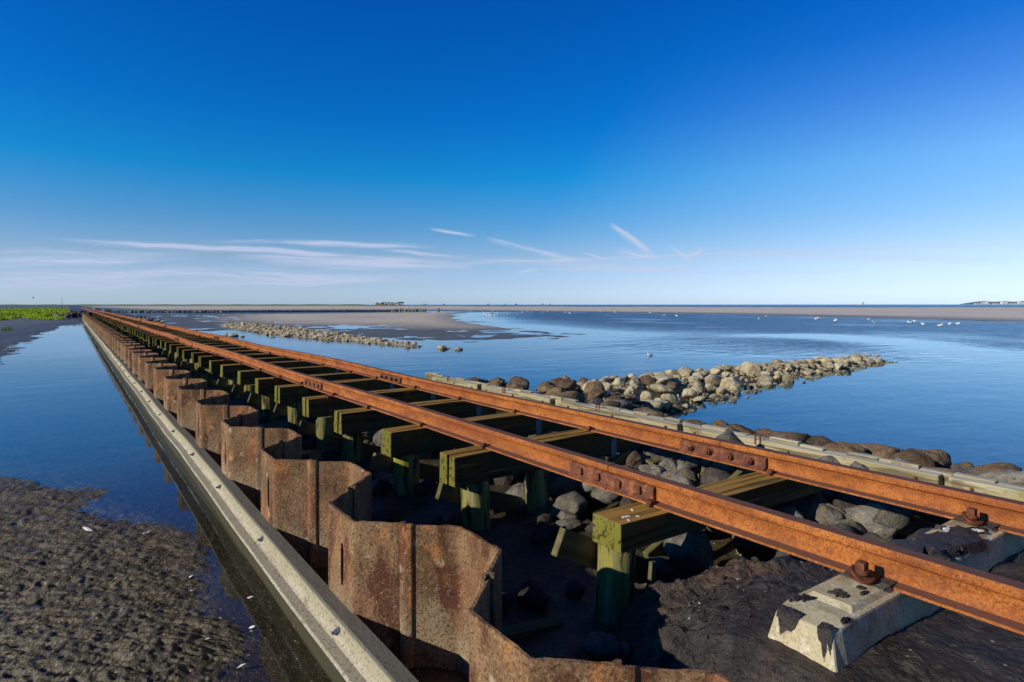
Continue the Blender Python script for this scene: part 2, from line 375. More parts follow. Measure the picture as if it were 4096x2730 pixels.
M['rock_brown'] = rock_mat('brown_boulder', (.085, .055, .034), (.17, .11, .062), (.27, .185, .105),
    [dict(type='tide', col=(.03, .026, .014), lo=.13, hi=.05, amt=.85), dict(col=(.42, .36, .26), scale=14, lo=.60, hi=.68, amt=.6), dict(col=(.30, .22, .14), scale=4, lo=.55, hi=.7, amt=.6), dict(col=(.20, .075, .05), scale=1.2, lo=.56, hi=.68, amt=.6), dict(col=(.05, .04, .03), scale=9, lo=.6, hi=.7, amt=.6)])
M['rock_grey'] = rock_mat('grey_boulder', (.08, .075, .062), (.17, .155, .125), (.28, .25, .20),
    [dict(col=(.34, .20, .05), scale=2.5, lo=.57, hi=.68, amt=.6), dict(col=(.42, .40, .34), scale=10, lo=.6, hi=.7, amt=.6), dict(col=(.03, .028, .022), scale=5, lo=.6, hi=.7, amt=.7)])
M['rock_dark'] = rock_mat('dark_boulder', (.03, .026, .022), (.065, .055, .045), (.12, .10, .075),
    [dict(col=(.18, .17, .14), scale=10, lo=.6, hi=.7, amt=.5)])
M['mud'] = mat('tidal_mud', [(.3, (.045, .034, .016)), (.5, (.10, .077, .040)), (.7, (.19, .15, .085))], 6.0, (1, 1, 1), 9,
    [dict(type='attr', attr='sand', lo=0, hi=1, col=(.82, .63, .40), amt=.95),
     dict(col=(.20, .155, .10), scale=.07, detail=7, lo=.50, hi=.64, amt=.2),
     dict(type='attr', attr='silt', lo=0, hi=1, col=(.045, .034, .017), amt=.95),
     dict(col=(.10, .085, .02), scale=1.7, lo=.55, hi=.72, amt=.3),
     dict(type='spot', col=(.50, .42, .27), scale=30, lo=.10, hi=.24, dens=.09, amt=.8),
     dict(type='spot', col=(.40, .33, .18), scale=62, lo=.12, hi=.36, dens=.14, amt=.75),
     dict(type='attr', attr='green', lo=0, hi=1, col=(.09, .14, .015))],
    (.28, .6), [(60, (1, 1, 1), .8, .012), (18, (1, 1, 1), .5, .04)], .45, rnd=False)
M['grass'] = mat('marsh_grass', [(.3, (.22, .32, .015)), (.5, (.40, .52, .02)), (.7, (.58, .62, .04))], .35, detail=4, rough=(.6, .8), spec=.2, rnd=False)
M['dike'] = mat('dike_turf', [(.3, (.10, .16, .02)), (.7, (.17, .23, .04))], .02, rough=(.8, .9), rnd=False)
M['leaf'] = mat('tree_leaf', [(.3, (.03, .06, .015)), (.7, (.06, .10, .025))], .3, rough=(.7, .9))
M['bark'] = mat('tree_bark', [(.3, (.08, .06, .04)), (.7, (.14, .11, .08))], 2)
M['brick'] = mat('house_wall', [(.3, (.36, .22, .14)), (.7, (.46, .32, .22))], .5)
M['white_wall'] = mat('white_wall', [(.3, (.70, .68, .62)), (.7, (.80, .78, .72))], .3)
M['roof'] = mat('house_roof', [(.3, (.16, .12, .09)), (.7, (.24, .17, .12))], .5)
M['far_land'] = mat('far_land', [(.3, (.14, .20, .22)), (.7, (.20, .26, .27))], .01, rnd=False)  # bluish haze of distance painted into the colour
M['white'] = mat('white_feather', [(.3, (.74, .73, .70)), (.7, (.82, .81, .79))], 6, rough=(.6, .8))
M['grey_feather'] = mat('grey_feather', [(.3, (.28, .29, .31)), (.7, (.40, .41, .43))], 6, rough=(.6, .8))
M['dark_feather'] = mat('dark_feather', [(.3, (.02, .02, .02)), (.7, (.06, .05, .05))], 6)
M['beak'] = mat('beak', [(.3, (.5, .2, .02)), (.7, (.6, .25, .03))], 6)
M['shell'] = mat('shell', [(.3, (.62, .58, .52)), (.7, (.80, .78, .74))], 9, rough=(.4, .6))
M['stake'] = mat('stake_wood', [(.3, (.20, .15, .08)), (.7, (.34, .27, .16))], 2)
M['steel'] = mat('weathered_steel', [(.3, (.10, .11, .14)), (.7, (.20, .22, .27))], 9, rough=(.5, .7))

def water_mat():
    m = bpy.data.materials.new('tide_water'); m.use_nodes = True
    nt = m.node_tree; N = nt.nodes; L = nt.links; N.remove(N['Principled BSDF'])
    out = N['Material Output']
    def math_(op, a, b=None, c=None):
        n = N.new('ShaderNodeMath'); n.operation = op
        for i, x in enumerate((a, b, c)):
            if x is None: continue
            if isinstance(x, (int, float)): n.inputs[i].default_value = x
            else: L.new(x, n.inputs[i])
        return n.outputs[0]
    tc = N.new('ShaderNodeTexCoord')
    def nz(sc, stv, det=3, rz=0):
        mp = N.new('ShaderNodeMapping'); mp.inputs['Scale'].default_value = stv; mp.inputs['Rotation'].default_value = (0, 0, rz); L.new(tc.outputs['Object'], mp.inputs[0])
        n = N.new('ShaderNodeTexNoise'); n.inputs['Scale'].default_value = sc; n.inputs['Detail'].default_value = det; L.new(mp.outputs[0], n.inputs['Vector']); return n.outputs['Fac']
    def sm(v, lo, hi, a=0, b=1):
        r = N.new('ShaderNodeMapRange'); r.interpolation_type = 'SMOOTHSTEP'; L.new(v, r.inputs[0])
        r.inputs[1].default_value, r.inputs[2].default_value, r.inputs[3].default_value, r.inputs[4].default_value = lo, hi, a, b; return r.outputs[0]
    an = N.new('ShaderNodeAttribute'); an.attribute_name = 'ripple'
    rip = math_('MULTIPLY', an.outputs['Fac'], sm(nz(.12, (1, 1, 1), 3, TH), .30, .5, .45, 1))
    h = math_('ADD', math_('ADD', nz(1.6, (.6, 1.3, 1), 4, TH), math_('MULTIPLY', nz(.55, (.6, 1.4, 1), 2, TH), 1.1)), math_('MULTIPLY', nz(6, (.6, 1.3, 1), 2, TH), .3))
    b = N.new('ShaderNodeBump'); L.new(h, b.inputs['Height']); b.inputs['Distance'].default_value = .5
    L.new(math_('MULTIPLY_ADD', rip, .9, .018), b.inputs['Strength'])
    gl = N.new('ShaderNodeBsdfGlossy'); gl.inputs['Color'].default_value = (.66, .87, 1, 1)
    L.new(math_('MULTIPLY_ADD', rip, .14, .03), gl.inputs['Roughness']); L.new(b.outputs[0], gl.inputs['Normal'])
    dp = N.new('ShaderNodeAttribute'); dp.attribute_name = 'depth'
    tc_ = N.new('ShaderNodeMix'); tc_.data_type = 'RGBA'; L.new(dp.outputs['Fac'], tc_.inputs['Factor']); tc_.inputs[6].default_value = (.90, .88, .80, 1); tc_.inputs[7].default_value = (.18, .30, .36, 1)
    trn = N.new('ShaderNodeBsdfTransparent'); L.new(tc_.outputs[2], trn.inputs['Color'])
    sc_ = N.new('ShaderNodeBsdfDiffuse'); sc_.inputs['Color'].default_value = (.001, .085, .34, 1)      # light scattered back out of the deeper, turbid sea water
    tr = N.new('ShaderNodeMixShader'); L.new(math_('MULTIPLY', dp.outputs['Fac'], .85), tr.inputs[0]); L.new(trn.outputs[0], tr.inputs[1]); L.new(sc_.outputs[0], tr.inputs[2])
    ge = N.new('ShaderNodeNewGeometry'); dt = N.new('ShaderNodeVectorMath'); dt.operation = 'DOT_PRODUCT'; L.new(b.outputs[0], dt.inputs[0]); L.new(ge.outputs['Incoming'], dt.inputs[1])
    fr = math_('MULTIPLY_ADD', math_('POWER', math_('SUBTRACT', 1, math_('MINIMUM', math_('ABSOLUTE', dt.outputs['Value']), 1)), 5), .98, .02)     # Schlick, same from above and below
    mx = N.new('ShaderNodeMixShader'); L.new(fr, mx.inputs[0]); L.new(tr.outputs[0], mx.inputs[1]); L.new(gl.outputs[0], mx.inputs[2])
    L.new(mx.outputs[0], out.inputs[0])
    return m
M['water'] = water_mat()
# ------------------------------------------------------------------ the ground: tidal flats, beds, banks
def hash2(ix, iy, s):
    h = (ix.astype(np.int64) * 374761393 + iy.astype(np.int64) * 668265263 + s * 982451653) & 0xffffffff
    h = ((h ^ (h >> 13)) * 1274126177) & 0xffffffff
    return ((h ^ (h >> 16)) & 0xffff) / 65535.0
def vnoise(x, y, s=0):
    ix, iy = np.floor(x), np.floor(y); fx, fy = x - ix, y - iy
    fx = fx * fx * (3 - 2 * fx); fy = fy * fy * (3 - 2 * fy)
    a, b, c, d = hash2(ix, iy, s), hash2(ix + 1, iy, s), hash2(ix, iy + 1, s), hash2(ix + 1, iy + 1, s)
    return (a * (1 - fx) + b * fx) * (1 - fy) + (c * (1 - fx) + d * fx) * fy - .5
def fbm(x, y, sc, o=4, s=0):
    r = 0; a = 1
    for k in range(o):
        r = r + a * vnoise(x * sc, y * sc, s + k); sc *= 2.03; a *= .5
    return r
def sdist(x, y, poly):
    """signed distance to a polygon, positive inside"""
    d = np.full(x.shape, 1e18); ins = np.zeros(x.shape, bool)
    n = len(poly)
    for i in range(n):
        x0, y0 = poly[i][:2]; x1, y1 = poly[(i + 1) % n][:2]
        ex, ey = x1 - x0, y1 - y0; L2 = ex * ex + ey * ey + 1e-12
        t = np.clip(((x - x0) * ex + (y - y0) * ey) / L2, 0, 1)
        d = np.minimum(d, (x - x0 - t * ex) ** 2 + (y - y0 - t * ey) ** 2)
        if y0 != y1:
            c = ((y0 > y) != (y1 > y)) & (x < (x1 - x0) * (y - y0) / (y1 - y0) + x0)
            ins ^= c
    d = np.sqrt(d)
    return np.where(ins, d, -d)
def poly(px, extra=()):
    return [at(u, v)[:2] for u, v in px] + list(extra)
MUD_NEAR = poly([(-120, 1917), (110, 1930), (219, 1942), (300, 1955), (362, 1978), (380, 2031), (510, 2073), (581, 2114), (670, 2156), (700, 2215), (760, 2334), (740, 2423), (765, 2500), (850, 2620), (771, 2690)],
    [(.30, .45), (.15, -4), (-40, -4), (-40, 10), (-6, 8.2)])
MUD_LEFT = poly([(0, 1457), (27, 1444), (85, 1399), (58, 1386), (112, 1368), (165, 1345), (214, 1323), (250, 1305), (312, 1296)],
    [(.85, 58), (.85, 1500), (-3000, 1500), (-3000, 10), (-30, 14), (-12, 18)])
GRASS = poly([(-400, 1243), (0, 1241), (150, 1232), (268, 1230), (274, 1258), (250, 1270), (223, 1284), (176, 1284), (130, 1278), (85, 1273), (0, 1285), (-400, 1300)])
SAND_FAR = poly([(5200, 1232), (4096, 1231.5), (3300, 1231), (2600, 1229), (2000, 1226), (1500, 1224)], [(300, 1900), (0, 1900)]) + \
    poly([(330, 1228), (520, 1240), (900, 1241), (1300, 1240), (1750, 1241), (1990, 1244), (2500, 1251), (2900, 1257), (3300, 1267), (3700, 1279), (4096, 1290), (5200, 1320)])
FLAT_MID = poly([(430, 1262), (700, 1254), (1200, 1251), (1700, 1248), (1890, 1251), (1835, 1256), (1805, 1262), (1818, 1270), (1840, 1281), (1900, 1297), (2050, 1317), (2180, 1330), (2300, 1338),
    (2200, 1350), (2000, 1362), (1820, 1370), (1720, 1375), (1600, 1366), (1400, 1345), (1200, 1330), (1000, 1316), (760, 1325), (560, 1300)])
DRY_MID = poly([(1000, 1258), (1200, 1256), (1700, 1251), (1860, 1252), (1803, 1261), (1825, 1276), (1890, 1297), (2000, 1311), (1800, 1310), (1500, 1300), (1200, 1296), (1000, 1280)])
BAR = poly([(880, 1298), (1000, 1300), (1150, 1312), (1280, 1328), (1450, 1350), (1600, 1372), (1700, 1384), (1690, 1390), (1600, 1387), (1450, 1370), (1300, 1360), (1150, 1347), (1000, 1328), (900, 1312)])
SPIT_AXIS = [(5.2, 6.7), (7.5, 7.2), (10.0, 7.45), (13.0, 7.7), (15.5, 7.8), (17.6, 7.7)]
SPIT_W = [1.5, 1.5, 1.15, 1.0, .75, .35]
def spit_height(x, y):
    best = np.full(np.shape(x), -1.0)
    for i in range(len(SPIT_AXIS) - 1):
        (x0, y0), (x1, y1) = SPIT_AXIS[i], SPIT_AXIS[i + 1]
        ex, ey = x1 - x0, y1 - y0; L2 = ex * ex + ey * ey
        t = np.clip(((x - x0) * ex + (y - y0) * ey) / L2, 0, 1)
        d = np.hypot(x - x0 - t * ex, y - y0 - t * ey); w = SPIT_W[i] * (1 - t) + SPIT_W[i + 1] * t
        best = np.maximum(best, (1 - (d / w) ** 2) * (.05 + .12 * w))
    return best
def berm_edge(y):      # x where the stone bank beside the plank wall meets the water
    return 5.72 + .15 * np.sin(y * .9) + 1.25 * np.exp(-((y - 6.3) / 1.15) ** 2) - .9 * np.clip((y - 7.3) / 1.5, 0, 1)
def ground_height(x, y):
    r = np.hypot(x, y)
    n1 = fbm(x, y, .35, 4, 1); n2 = fbm(x, y, 2.2, 4, 9)
    far = np.clip((r - 6) / 30, 0, 1)
    h = -.38 + .06 * n1 + 0 * r
    def put(h, sd, slope, cap, rough=0.0, edge=.5):
        return np.maximum(h, np.clip((sd + edge * n1) * slope, -.6, cap) + rough * n2)
    s1 = sdist(x, y, MUD_NEAR)
    p_, q_ = x * ct - y * st, x * st + y * ct
    w_ = .06 * vnoise(x * 3, y * 3, 26); rip = .018 * vnoise(p_ * 6 + q_ * 2, q_ * 11, 21) + .034 * (.2 - np.abs(vnoise(p_ * 14 + q_ * 5, (q_ + w_) * 34, 22))) + .026 * (.2 - np.abs(vnoise(p_ * 36 + 5, q_ * 58, 24))) + .05 * fbm(x, y, 1.3, 2, 30)
    h = np.maximum(h, np.clip(s1 * .10 + .004, -.09, .026) + np.where(s1 > -.5, rip * np.clip(s1 * 1.5 + .8, 0.12, 1), 0) * (r < 25))
    # silted shelf between the mud and the waling beam
    sh = np.clip(1 - (y - 3.9) / 3.6, 0, 1) * (x < .98) * (x > -2)
    h = np.maximum(h, np.where(sh > 0, -.30 + .292 * sh + .010 * n2 + rip * .18, -9))
    s2 = sdist(x, y, MUD_LEFT)
    h = put(h, s2, .06, .10, .05, .7)
    s3 = sdist(x, y, GRASS); h = np.maximum(h, np.clip(s3 * .12, -.5, .35) + .1 * n1)
    s4 = sdist(x, y, SAND_FAR); h = np.maximum(h, np.clip(s4 * .006, -.6, .12) + .02 * n1)
    s5 = sdist(x, y, FLAT_MID); s6 = sdist(x, y, DRY_MID)
    h = np.maximum(h, np.clip(s5 * .02, -.6, .016) + np.clip(s6 * .03, 0, .06) + (.04 * fbm(x, y, .2, 3, 40) + .05 * fbm(x, y, .9, 3, 44)) * np.clip(1 - s6 * .2, .15, 1) * (s5 > -2))
    s7 = sdist(x, y, BAR); h = np.maximum(h, np.clip(s7 * .18 - .02, -.5, .13) + .06 * n2)
    sp = spit_height(x, y); h = np.maximum(h, np.clip(sp, -.6, .4) - .10)
    # bank under the track and the stone berm on its right
    be = np.where(y < 8.7, berm_edge(y), 3.75)
    tk = np.where((x > 1.0) & (x < be), np.where(x < 3.1, .06, .06 + .22 * np.clip((x - 3.1) / .9, 0, 1)), -9)
    tk = np.where(x > 4.6, np.minimum(tk, (be - x) * .22), tk)
    tk = np.where(y > 8.7, np.minimum(tk, .04), tk)
    tk = np.where(y > 84, -9, tk)
    h = np.maximum(h, np.where(tk > -5, tk + .05 * n2, -9))
    # the land dam the line runs on to, with its dark stone shoulder
    dam = np.clip((y - 78) / 6, 0, 1); h = np.where(dam > 0, np.maximum(h, np.clip(.42 - .20 * np.clip(np.abs(x - 2.4) - 3.0, 0, 9), -.6, .42) * dam - (1 - dam) * .3), h)
    # sheet wall cut: the pit behind the piles is dug out a little
    return h, s1, s2, s3, s4, s5, s6, s7, sh
def build_ground():
    s = np.concatenate([1 / np.linspace(.3, 1.95, 24), np.linspace(1 / 2.0, 1 / 3500., 1000)]); rad = 1 / s; nr = len(s)
    a_f = np.linspace(-R(64), R(64), 860); a_b = np.linspace(R(64), R(296), 60)[1:]
    ang = np.concatenate([a_f, a_b]) + TH
    ang[-1] = ang[0] + 2 * math.pi
    rr, aa = np.meshgrid(rad, ang, indexing='ij')
    x = rr * np.sin(aa); y = rr * np.cos(aa)
    h, s1, s2, s3, s4, s5, s6, s7, sh = ground_height(x, y)
    sand = np.clip((s4 + 4) / 20, 0, 1) * .9 + np.clip((s6 + 6) / 10, 0, 1) * .7 + np.clip((s5 + 1) / 4, 0, 1) * .12 + np.clip((s7 + .5), 0, 1) * .6 + np.clip(s2 / 3, 0, 1) * .16
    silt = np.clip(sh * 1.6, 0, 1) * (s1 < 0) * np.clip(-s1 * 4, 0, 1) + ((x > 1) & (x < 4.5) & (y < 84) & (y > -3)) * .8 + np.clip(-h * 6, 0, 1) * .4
    dam = np.clip((y - 78) / 4, 0, 1) * np.clip(1.5 - np.abs(x - 2.4) / 4, 0, 1); silt = np.maximum(silt, dam * .6)
    green = np.clip(s3 / 3 + .3, 0, 1) + np.clip((rr - 650) / 200, 0, 1) * (np.abs((aa + math.pi) % (2 * math.pi) - math.pi) < R(30)) * .7
    V = np.stack([x, y, h], -1)
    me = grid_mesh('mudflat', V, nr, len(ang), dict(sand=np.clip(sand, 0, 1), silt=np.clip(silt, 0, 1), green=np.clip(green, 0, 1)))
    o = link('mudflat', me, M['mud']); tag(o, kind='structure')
build_ground()

def build_water():
    nr = 420; s = np.concatenate([[2.0, 1.0], np.linspace(1 / 1.9, 0, nr - 2)]); s[-1] = 1 / 14000.; rad = 1 / s
    ang = np.linspace(0, 2 * math.pi, 361)
    rr, aa = np.meshgrid(rad, ang, indexing='ij'); x = rr * np.sin(aa); y = rr * np.cos(aa)
    d = x * st + y * ct
    nn = fbm(x, y, .10, 3, 60)
    zone = np.clip((d + 9 * nn - 15) / 7, 0, 1)
    # a calm slick curving across the bay and a calm margin along the mud flat
    slick = poly([(3000, 1345), (3300, 1353), (3600, 1380), (3800, 1410), (4200, 1475), (4200, 1450), (3900, 1405), (3650, 1368), (3300, 1340)])
    sd = sdist(x, y, slick); zone = zone * np.clip(-(sd + .5 + nn) / 2.0, .0, 1)
    sd = sdist(x, y, FLAT_MID); zone = zone * np.clip(-(sd + 4 + 3 * nn) / 8, 0, 1)
    calm = sdist(x, y, poly([(2000, 1375), (2600, 1415), (3050, 1430), (2900, 1500), (2000, 1500), (1000, 1420), (1000, 1340)]))
    zone = zone * np.clip(-(calm - 1 + 2 * nn) / 3, 0, 1)
    zone = np.where(x < 1.2, -.014, zone)
    dep = np.clip((-ground_height(x, y)[0] - .02) / .30, 0, 1) * np.where(x < .9, .45, 1)
    V = np.stack([x, y, 0 * x], -1)
    me = grid_mesh('water', V, nr, 361, dict(ripple=zone, depth=dep))
    o = link('water', me, M['water']); tag(o, kind='structure')
build_water()

def asphalt_z(x, y):
    x = np.asarray(x, float); y = np.asarray(y, float)
    n = fbm(x, y, 2.4, 5, 70)
    edge = 1.88 + .22 * fbm(x, y * 0, 3, 4, 71) - .50 * np.clip((x - 2.3) / .6, 0, 1)            # front lip towards the pit
    ys = np.clip((y - 1.1) / .7, 0, 1)
    top = .468 - .30 * np.clip((2.3 - x) / .7, 0, 1) * ys * ys * (3 - 2 * ys) - .45 * np.clip((1.74 - x) / .46, 0, 1) - .03 * np.clip(x - 3.3, 0, 3)
    drop = np.clip((y - edge + .35) / .5, 0, 1); drop = drop * drop * (3 - 2 * drop)
    lump = np.clip(np.maximum((2.3 - x) / .6, (y - 1.05) / .5), 0.28, 1)
    w1 = .05 * vnoise(x * 4, y * 4, 81); rope = np.abs(vnoise((x + w1) * 11, (y - w1) * 17, 82)) * .07 + np.abs(vnoise(x * 26 + 3, y * 34, 83)) * .034
    lump = lump * np.clip((np.hypot(x - 1.84, (y - 1.03) * 1.2) - .14) / .25, .2, 1)
    return top * (1 - drop) + (-.12) * drop + lump * (.10 * n + rope - .02)
def build_asphalt():
    nx, ny = 460, 560
    gx, gy = np.meshgrid(np.linspace(1.28, 4.22, nx), np.linspace(-1.8, 2.25, ny), indexing='xy')
    z = asphalt_z(gx, gy)
    me = grid_mesh('asphalt_apron', np.stack([gx, gy, z], -1), ny, nx)
    tag(link('asphalt_apron', me, M['asphalt']), kind='structure')
build_asphalt()

# ------------------------------------------------------------------ sheet pile wall
PT, PZ0 = .64, -.75
XF, XB = .945, 1.277; XM = (XF + XB) / 2; PER = 1.2; Y0 = 1.525     # far corner of the nearest front flat
def pile_profile(outer):
    """centre line (x, y) of one U pile, local y running away from the camera, 0 at the middle of the flat"""
    a, b = (XF, XM) if outer else (XB, XM)
    s = 1 if outer else -1
    pts = [(XM, -.30), (a + s * .026, -.168), (a + s * .008, -.155), (a, -.140), (a, .140), (a + s * .008, .155), (a + s * .026, .168), (XM, .30)]
    return pts
def build_pile(outer):
    t = .011
    base = pile_profile(outer)
    # refine
    pts = []
    for i in range(len(base) - 1):
        (x0, y0), (x1, y1) = base[i], base[i + 1]; n = max(1, int(math.hypot(x1 - x0, y1 - y0) / .03))
        for k in range(n): pts.append((x0 + (x1 - x0) * k / n, y0 + (y1 - y0) * k / n))
    pts.append(base[-1])
    P = np.array(pts); T = np.gradient(P, axis=0); T /= np.linalg.norm(T, axis=1)[:, None]; Nn = np.stack([-T[:, 1], T[:, 0]], 1)
    zs = [PZ0, 0, .30, .30, .33, .39, .45, .48, PT]
    zs = [PZ0, 0, .20, .33, .36, .42, .48, .51, PT - .004]
    mb = MB(); n = len(P)
    A = [P + Nn * t / 2, P - Nn * t / 2]
    vid = {}
    for sidx in range(2):
        for k, z in enumerate(zs):
            for i in range(n):
                zz = z + (random.uniform(-.003, .003) if k == len(zs) - 1 else 0)
                vid[sidx, k, i] = len(mb.v); mb.v.append((A[sidx][i][0], A[sidx][i][1], zz))
    flat = [i for i in range(n - 1) if abs(P[i][0] - base[3][0]) < 1e-6 and abs(P[i + 1][0] - base[3][0]) < 1e-6]
    hole = set()
    if outer:
        mid = flat[len(flat) // 2 - 1]
        for k in (3, 4, 5, 6): hole.add((k, mid))
        # narrow the opening to a slot
        for sidx in range(2):
            for k in range(3, 8):
                wd = .008 if k in (3, 7) else .017
                yc = .5 * (P[mid][1] + P[mid + 1][1])
                for i, sg in ((mid, -1), (mid + 1, 1)):
                    q = vid[sidx, k, i]; mb.v[q] = (mb.v[q][0], yc + sg * wd, mb.v[q][2])
    for k in range(len(zs) - 1):
        for i in range(n - 1):
            if (k, i) in hole: continue
            for sidx in range(2):
                mb.f.append((vid[sidx, k, i], vid[sidx, k, i + 1], vid[sidx, k + 1, i + 1], vid[sidx, k + 1, i]))
    top = len(zs) - 1
    for i in range(n - 1): mb.f.append((vid[0, top, i], vid[0, top, i + 1], vid[1, top, i + 1], vid[1, top, i]))
    for k in range(top):
        for i in (0, n - 1): mb.f.append((vid[0, k, i], vid[0, k + 1, i], vid[1, k + 1, i], vid[1, k, i]))
    for (k, i) in hole:
        for (q, w) in (((k, i), (k + 1, i)), ((k, i + 1), (k + 1, i + 1))):
            mb.f.append((vid[0, q[0], q[1]], vid[0, w[0], w[1]], vid[1, w[0], w[1]], vid[1, q[0], q[1]]))
    o = mb.build('web', M['pile'], smooth=True)
    # interlock claw on the far edge: a hooked lip standing proud of the web on both faces
    e = P[-1]; tx, ty = T[-1]; nx_, ny_ = Nn[-1]
    claw = MB()
    prof = [(-.036, .005), (-.030, .017), (-.010, .022), (.008, .020), (.021, .010), (.023, -.009), (.013, -.018), (.001, -.016), (.0, -.007), (.010, -.003), (.010, .003), (-.004, .010), (-.02, .005)]
    ring = [(e[0] + tx * a + nx_ * b, e[1] + ty * a + ny_ * b) for a, b in prof]; nn = len(ring)
    zz = [PZ0, 0, .3, PT + .002]
    vs = [(x, y, z) for z in zz for (x, y) in ring]
    fs = [(k * nn + i, k * nn + (i + 1) % nn, (k + 1) * nn + (i + 1) % nn, (k + 1) * nn + i) for k in range(3) for i in range(nn)]
    fs.append(tuple(range(3 * nn, 4 * nn)))
    claw.add(vs, fs)
    return o, claw
def ordn(n): return ['nearest', 'second', 'third', 'fourth', 'fifth', 'sixth', 'seventh', 'eighth', 'ninth', 'tenth', 'eleventh', 'twelfth', 'thirteenth', 'fourteenth', 'fifteenth', 'sixteenth', 'seventeenth', 'eighteenth', 'nineteenth', 'twentieth'][n]
protos = {}
for outer in (True, False):
    t = thing('sheet_pile', 'x', 'sheet pile'); o, cl = build_pile(outer); o.parent = t; cl.build('interlock', M['pile'], t, smooth=True); protos[outer] = t
WALL_END = 78.0
for outer in (True, False):
    yc = Y0 - .15 - (0 if outer else .6); i = 0; first = True
    if not outer: yc = Y0 - .15 - .6
    while yc < WALL_END:
        kind = 'bulging toward the water' if outer else 'set back toward the track'
        if i < 16: lab = f"rusty sheet pile {kind}, {ordn(i)} of these from the photographer"; grp = 'rusty sheet piles of the retaining wall'
        else: lab = f"rusty sheet pile {kind} in the distant run of the wall"; grp = f"distant sheet piles {kind}"
        rot = (random.uniform(-.004, .004), random.uniform(-.004, .004), random.uniform(-.006, .006))
        loc = (random.uniform(-.004, .004), yc, random.uniform(-.006, .006))
        if first: o = protos[outer]; o.location = loc; o.rotation_euler = rot; o['label'] = lab; o['group'] = grp; first = False
        else: dup(protos[outer], loc, rot, lab, grp)
        yc += PER; i += 1
# bolts, waling beam
t = thing('waling_beam', 'long pale lime-crusted beam bolted along the water side of the rusty sheet piles', 'beam', (0, 0, 0))
ys = sorted(set([-1.6 + .12 * k for k in range(90)] + [9.3 + 1.0 * k for k in range(48)]))
jit = {}
def bwarp(x, y, z):
    return (x + .005 * math.sin(y * 1.3) + .002 * math.sin(y * 4.1), y, z + .002 * math.sin(y * 3.3))
prof = [(.950, .252), (.886, .254), (.8805, .250), (.876, .222), (.870, .208), (.858, .194), (.849, .187), (.806, .184), (.800, .180), (.800, .172), (.806, .168), (.862, .166), (.866, -.2), (.950, -.2)]
mb = MB(); mb.prism_y(prof, ys, warp=bwarp); mb.build('beam_body', M['waling'], t)
def bolt_mesh():
    mb = MB(); mb.tube((0, 0, 0), (-.012, 0, 0), .027, n=14); mb.tube((-.012, 0, 0), (-.03, 0, 0), .019, .018, n=6); mb.tube((-.03, 0, 0), (-.05, 0, 0), .010, n=8); return mb
b0 = bolt_mesh().build('bolt', M['steel'], t, smooth=True)
for k in range(40):
    y = 1.2 + 1.2 * k
    b = b0 if k == 0 else link('bolt', b0.data, None, t)
    b.location = (.874, y + .05 * math.sin(k * 3.1), .214); b.scale = (.6, .65, .65)
# ------------------------------------------------------------------ rails
RT = .695; XL, XR = 2.285, 3.235                 # rail head height, rail centre lines
RAILP = [(-.028, 0), (-.031, -.004), (-.031, -.026), (-.029, -.031), (-.010, -.040), (-.0065, -.048), (-.0065, -.098), (-.012, -.107), (-.050, -.114), (-.052, -.117), (-.052, -.123)]
RAILP = RAILP + [(-x, z) for x, z in RAILP[::-1]]
JOINTS = [-4.5, 2.27, 7.05, 18.2, 29.4, 40.6, 51.8, 63.0, 74.2, 85.4, 96.6, 130, 180, 260]
def sag(y, s):       # old light track: the rails wander a little
    fade = min(1, max(0, (y - 3) / 4)) * max(0, 1 - max(0, y - 60) / 60)
    return .013 * math.sin(y * .55 + s) * fade, .011 * math.sin(y * .8 + 2 * s) * fade
for side, xr in (('left-hand', XL), ('right-hand', XR)):
    near_bolt = None
    for k in range(len(JOINTS) - 1):
        a, b = JOINTS[k], JOINTS[k + 1]
        n = max(2, int((b - a) / .35)) if a < 60 else 12
        nm = ['nearest length, at the concrete sleeper', 'second length, between two bolted joints', 'third length from the photographer', 'fourth length from the photographer', 'fifth length from the photographer',
              'sixth length from the photographer', 'seventh length from the photographer', 'eighth length from the photographer'] + ['thin far stretch near the vanishing point'] * 8
        t = thing('rail', f"rusty {'left' if xr == XL else 'right'} rail, {nm[k]}", 'rail', (xr, 0, RT), 0, 'rusty rails of the narrow railway')
        mb = MB()
        def wr(x, y, z):
            dx, dz = sag(y, xr); return (x + dx, y, z + dz)
        mb.prism_y(RAILP, [a + .003 + (b - a - .006) * i / n for i in range(n + 1)], warp=wr)
        mb.build('rail_bar', M['rail'], t, bevel=0, smooth=True)
        if 0 < k < 11:
            # fishplates over the joint at the near end of this length
            dx, dz = sag(a, xr)
            L = .30
            for sg in (-1, 1):
                fp = MB()
                pr = [(.008, -.040), (.016, -.040), (.026, -.047), (.030, -.056), (.030, -.090), (.036, -.099), (.048, -.104), (.050, -.112), (.014, -.106), (.008, -.098)]
                fp.prism_y([(sg * x, z) for x, z in pr], [-L, -L * .5, 0, L * .5, L])
                f = fp.build('fishplate', M['rust_dark'], t, bevel=.002, smooth=True, loc=(dx, a, dz))
                if a > 45: continue
                for q, yb in enumerate((-.21, -.075, .075, .21)):
                    bm_ = MB()
                    nut = (xr == XR and sg == -1)
                    if nut:
                        bm_.tube((sg * .030, 0, 0), (sg * .037, 0, 0), .026, n=12); bm_.tube((sg * .037, 0, 0), (sg * .058, 0, 0), .021, n=6); bm_.tube((sg * .058, 0, 0), (sg * .070, 0, 0), .011, n=8)
                    else:
                        bm_.box((sg * .030 if sg > 0 else -.046, -.019, -.019), (.046 if sg > 0 else -.030, .019, .019), Matrix.Rotation(random.uniform(-.2, .2), 4, 'X'))
                    bm_.build('bolt', M['rust_dark'], f, bevel=.003, loc=(0, yb, -.073))
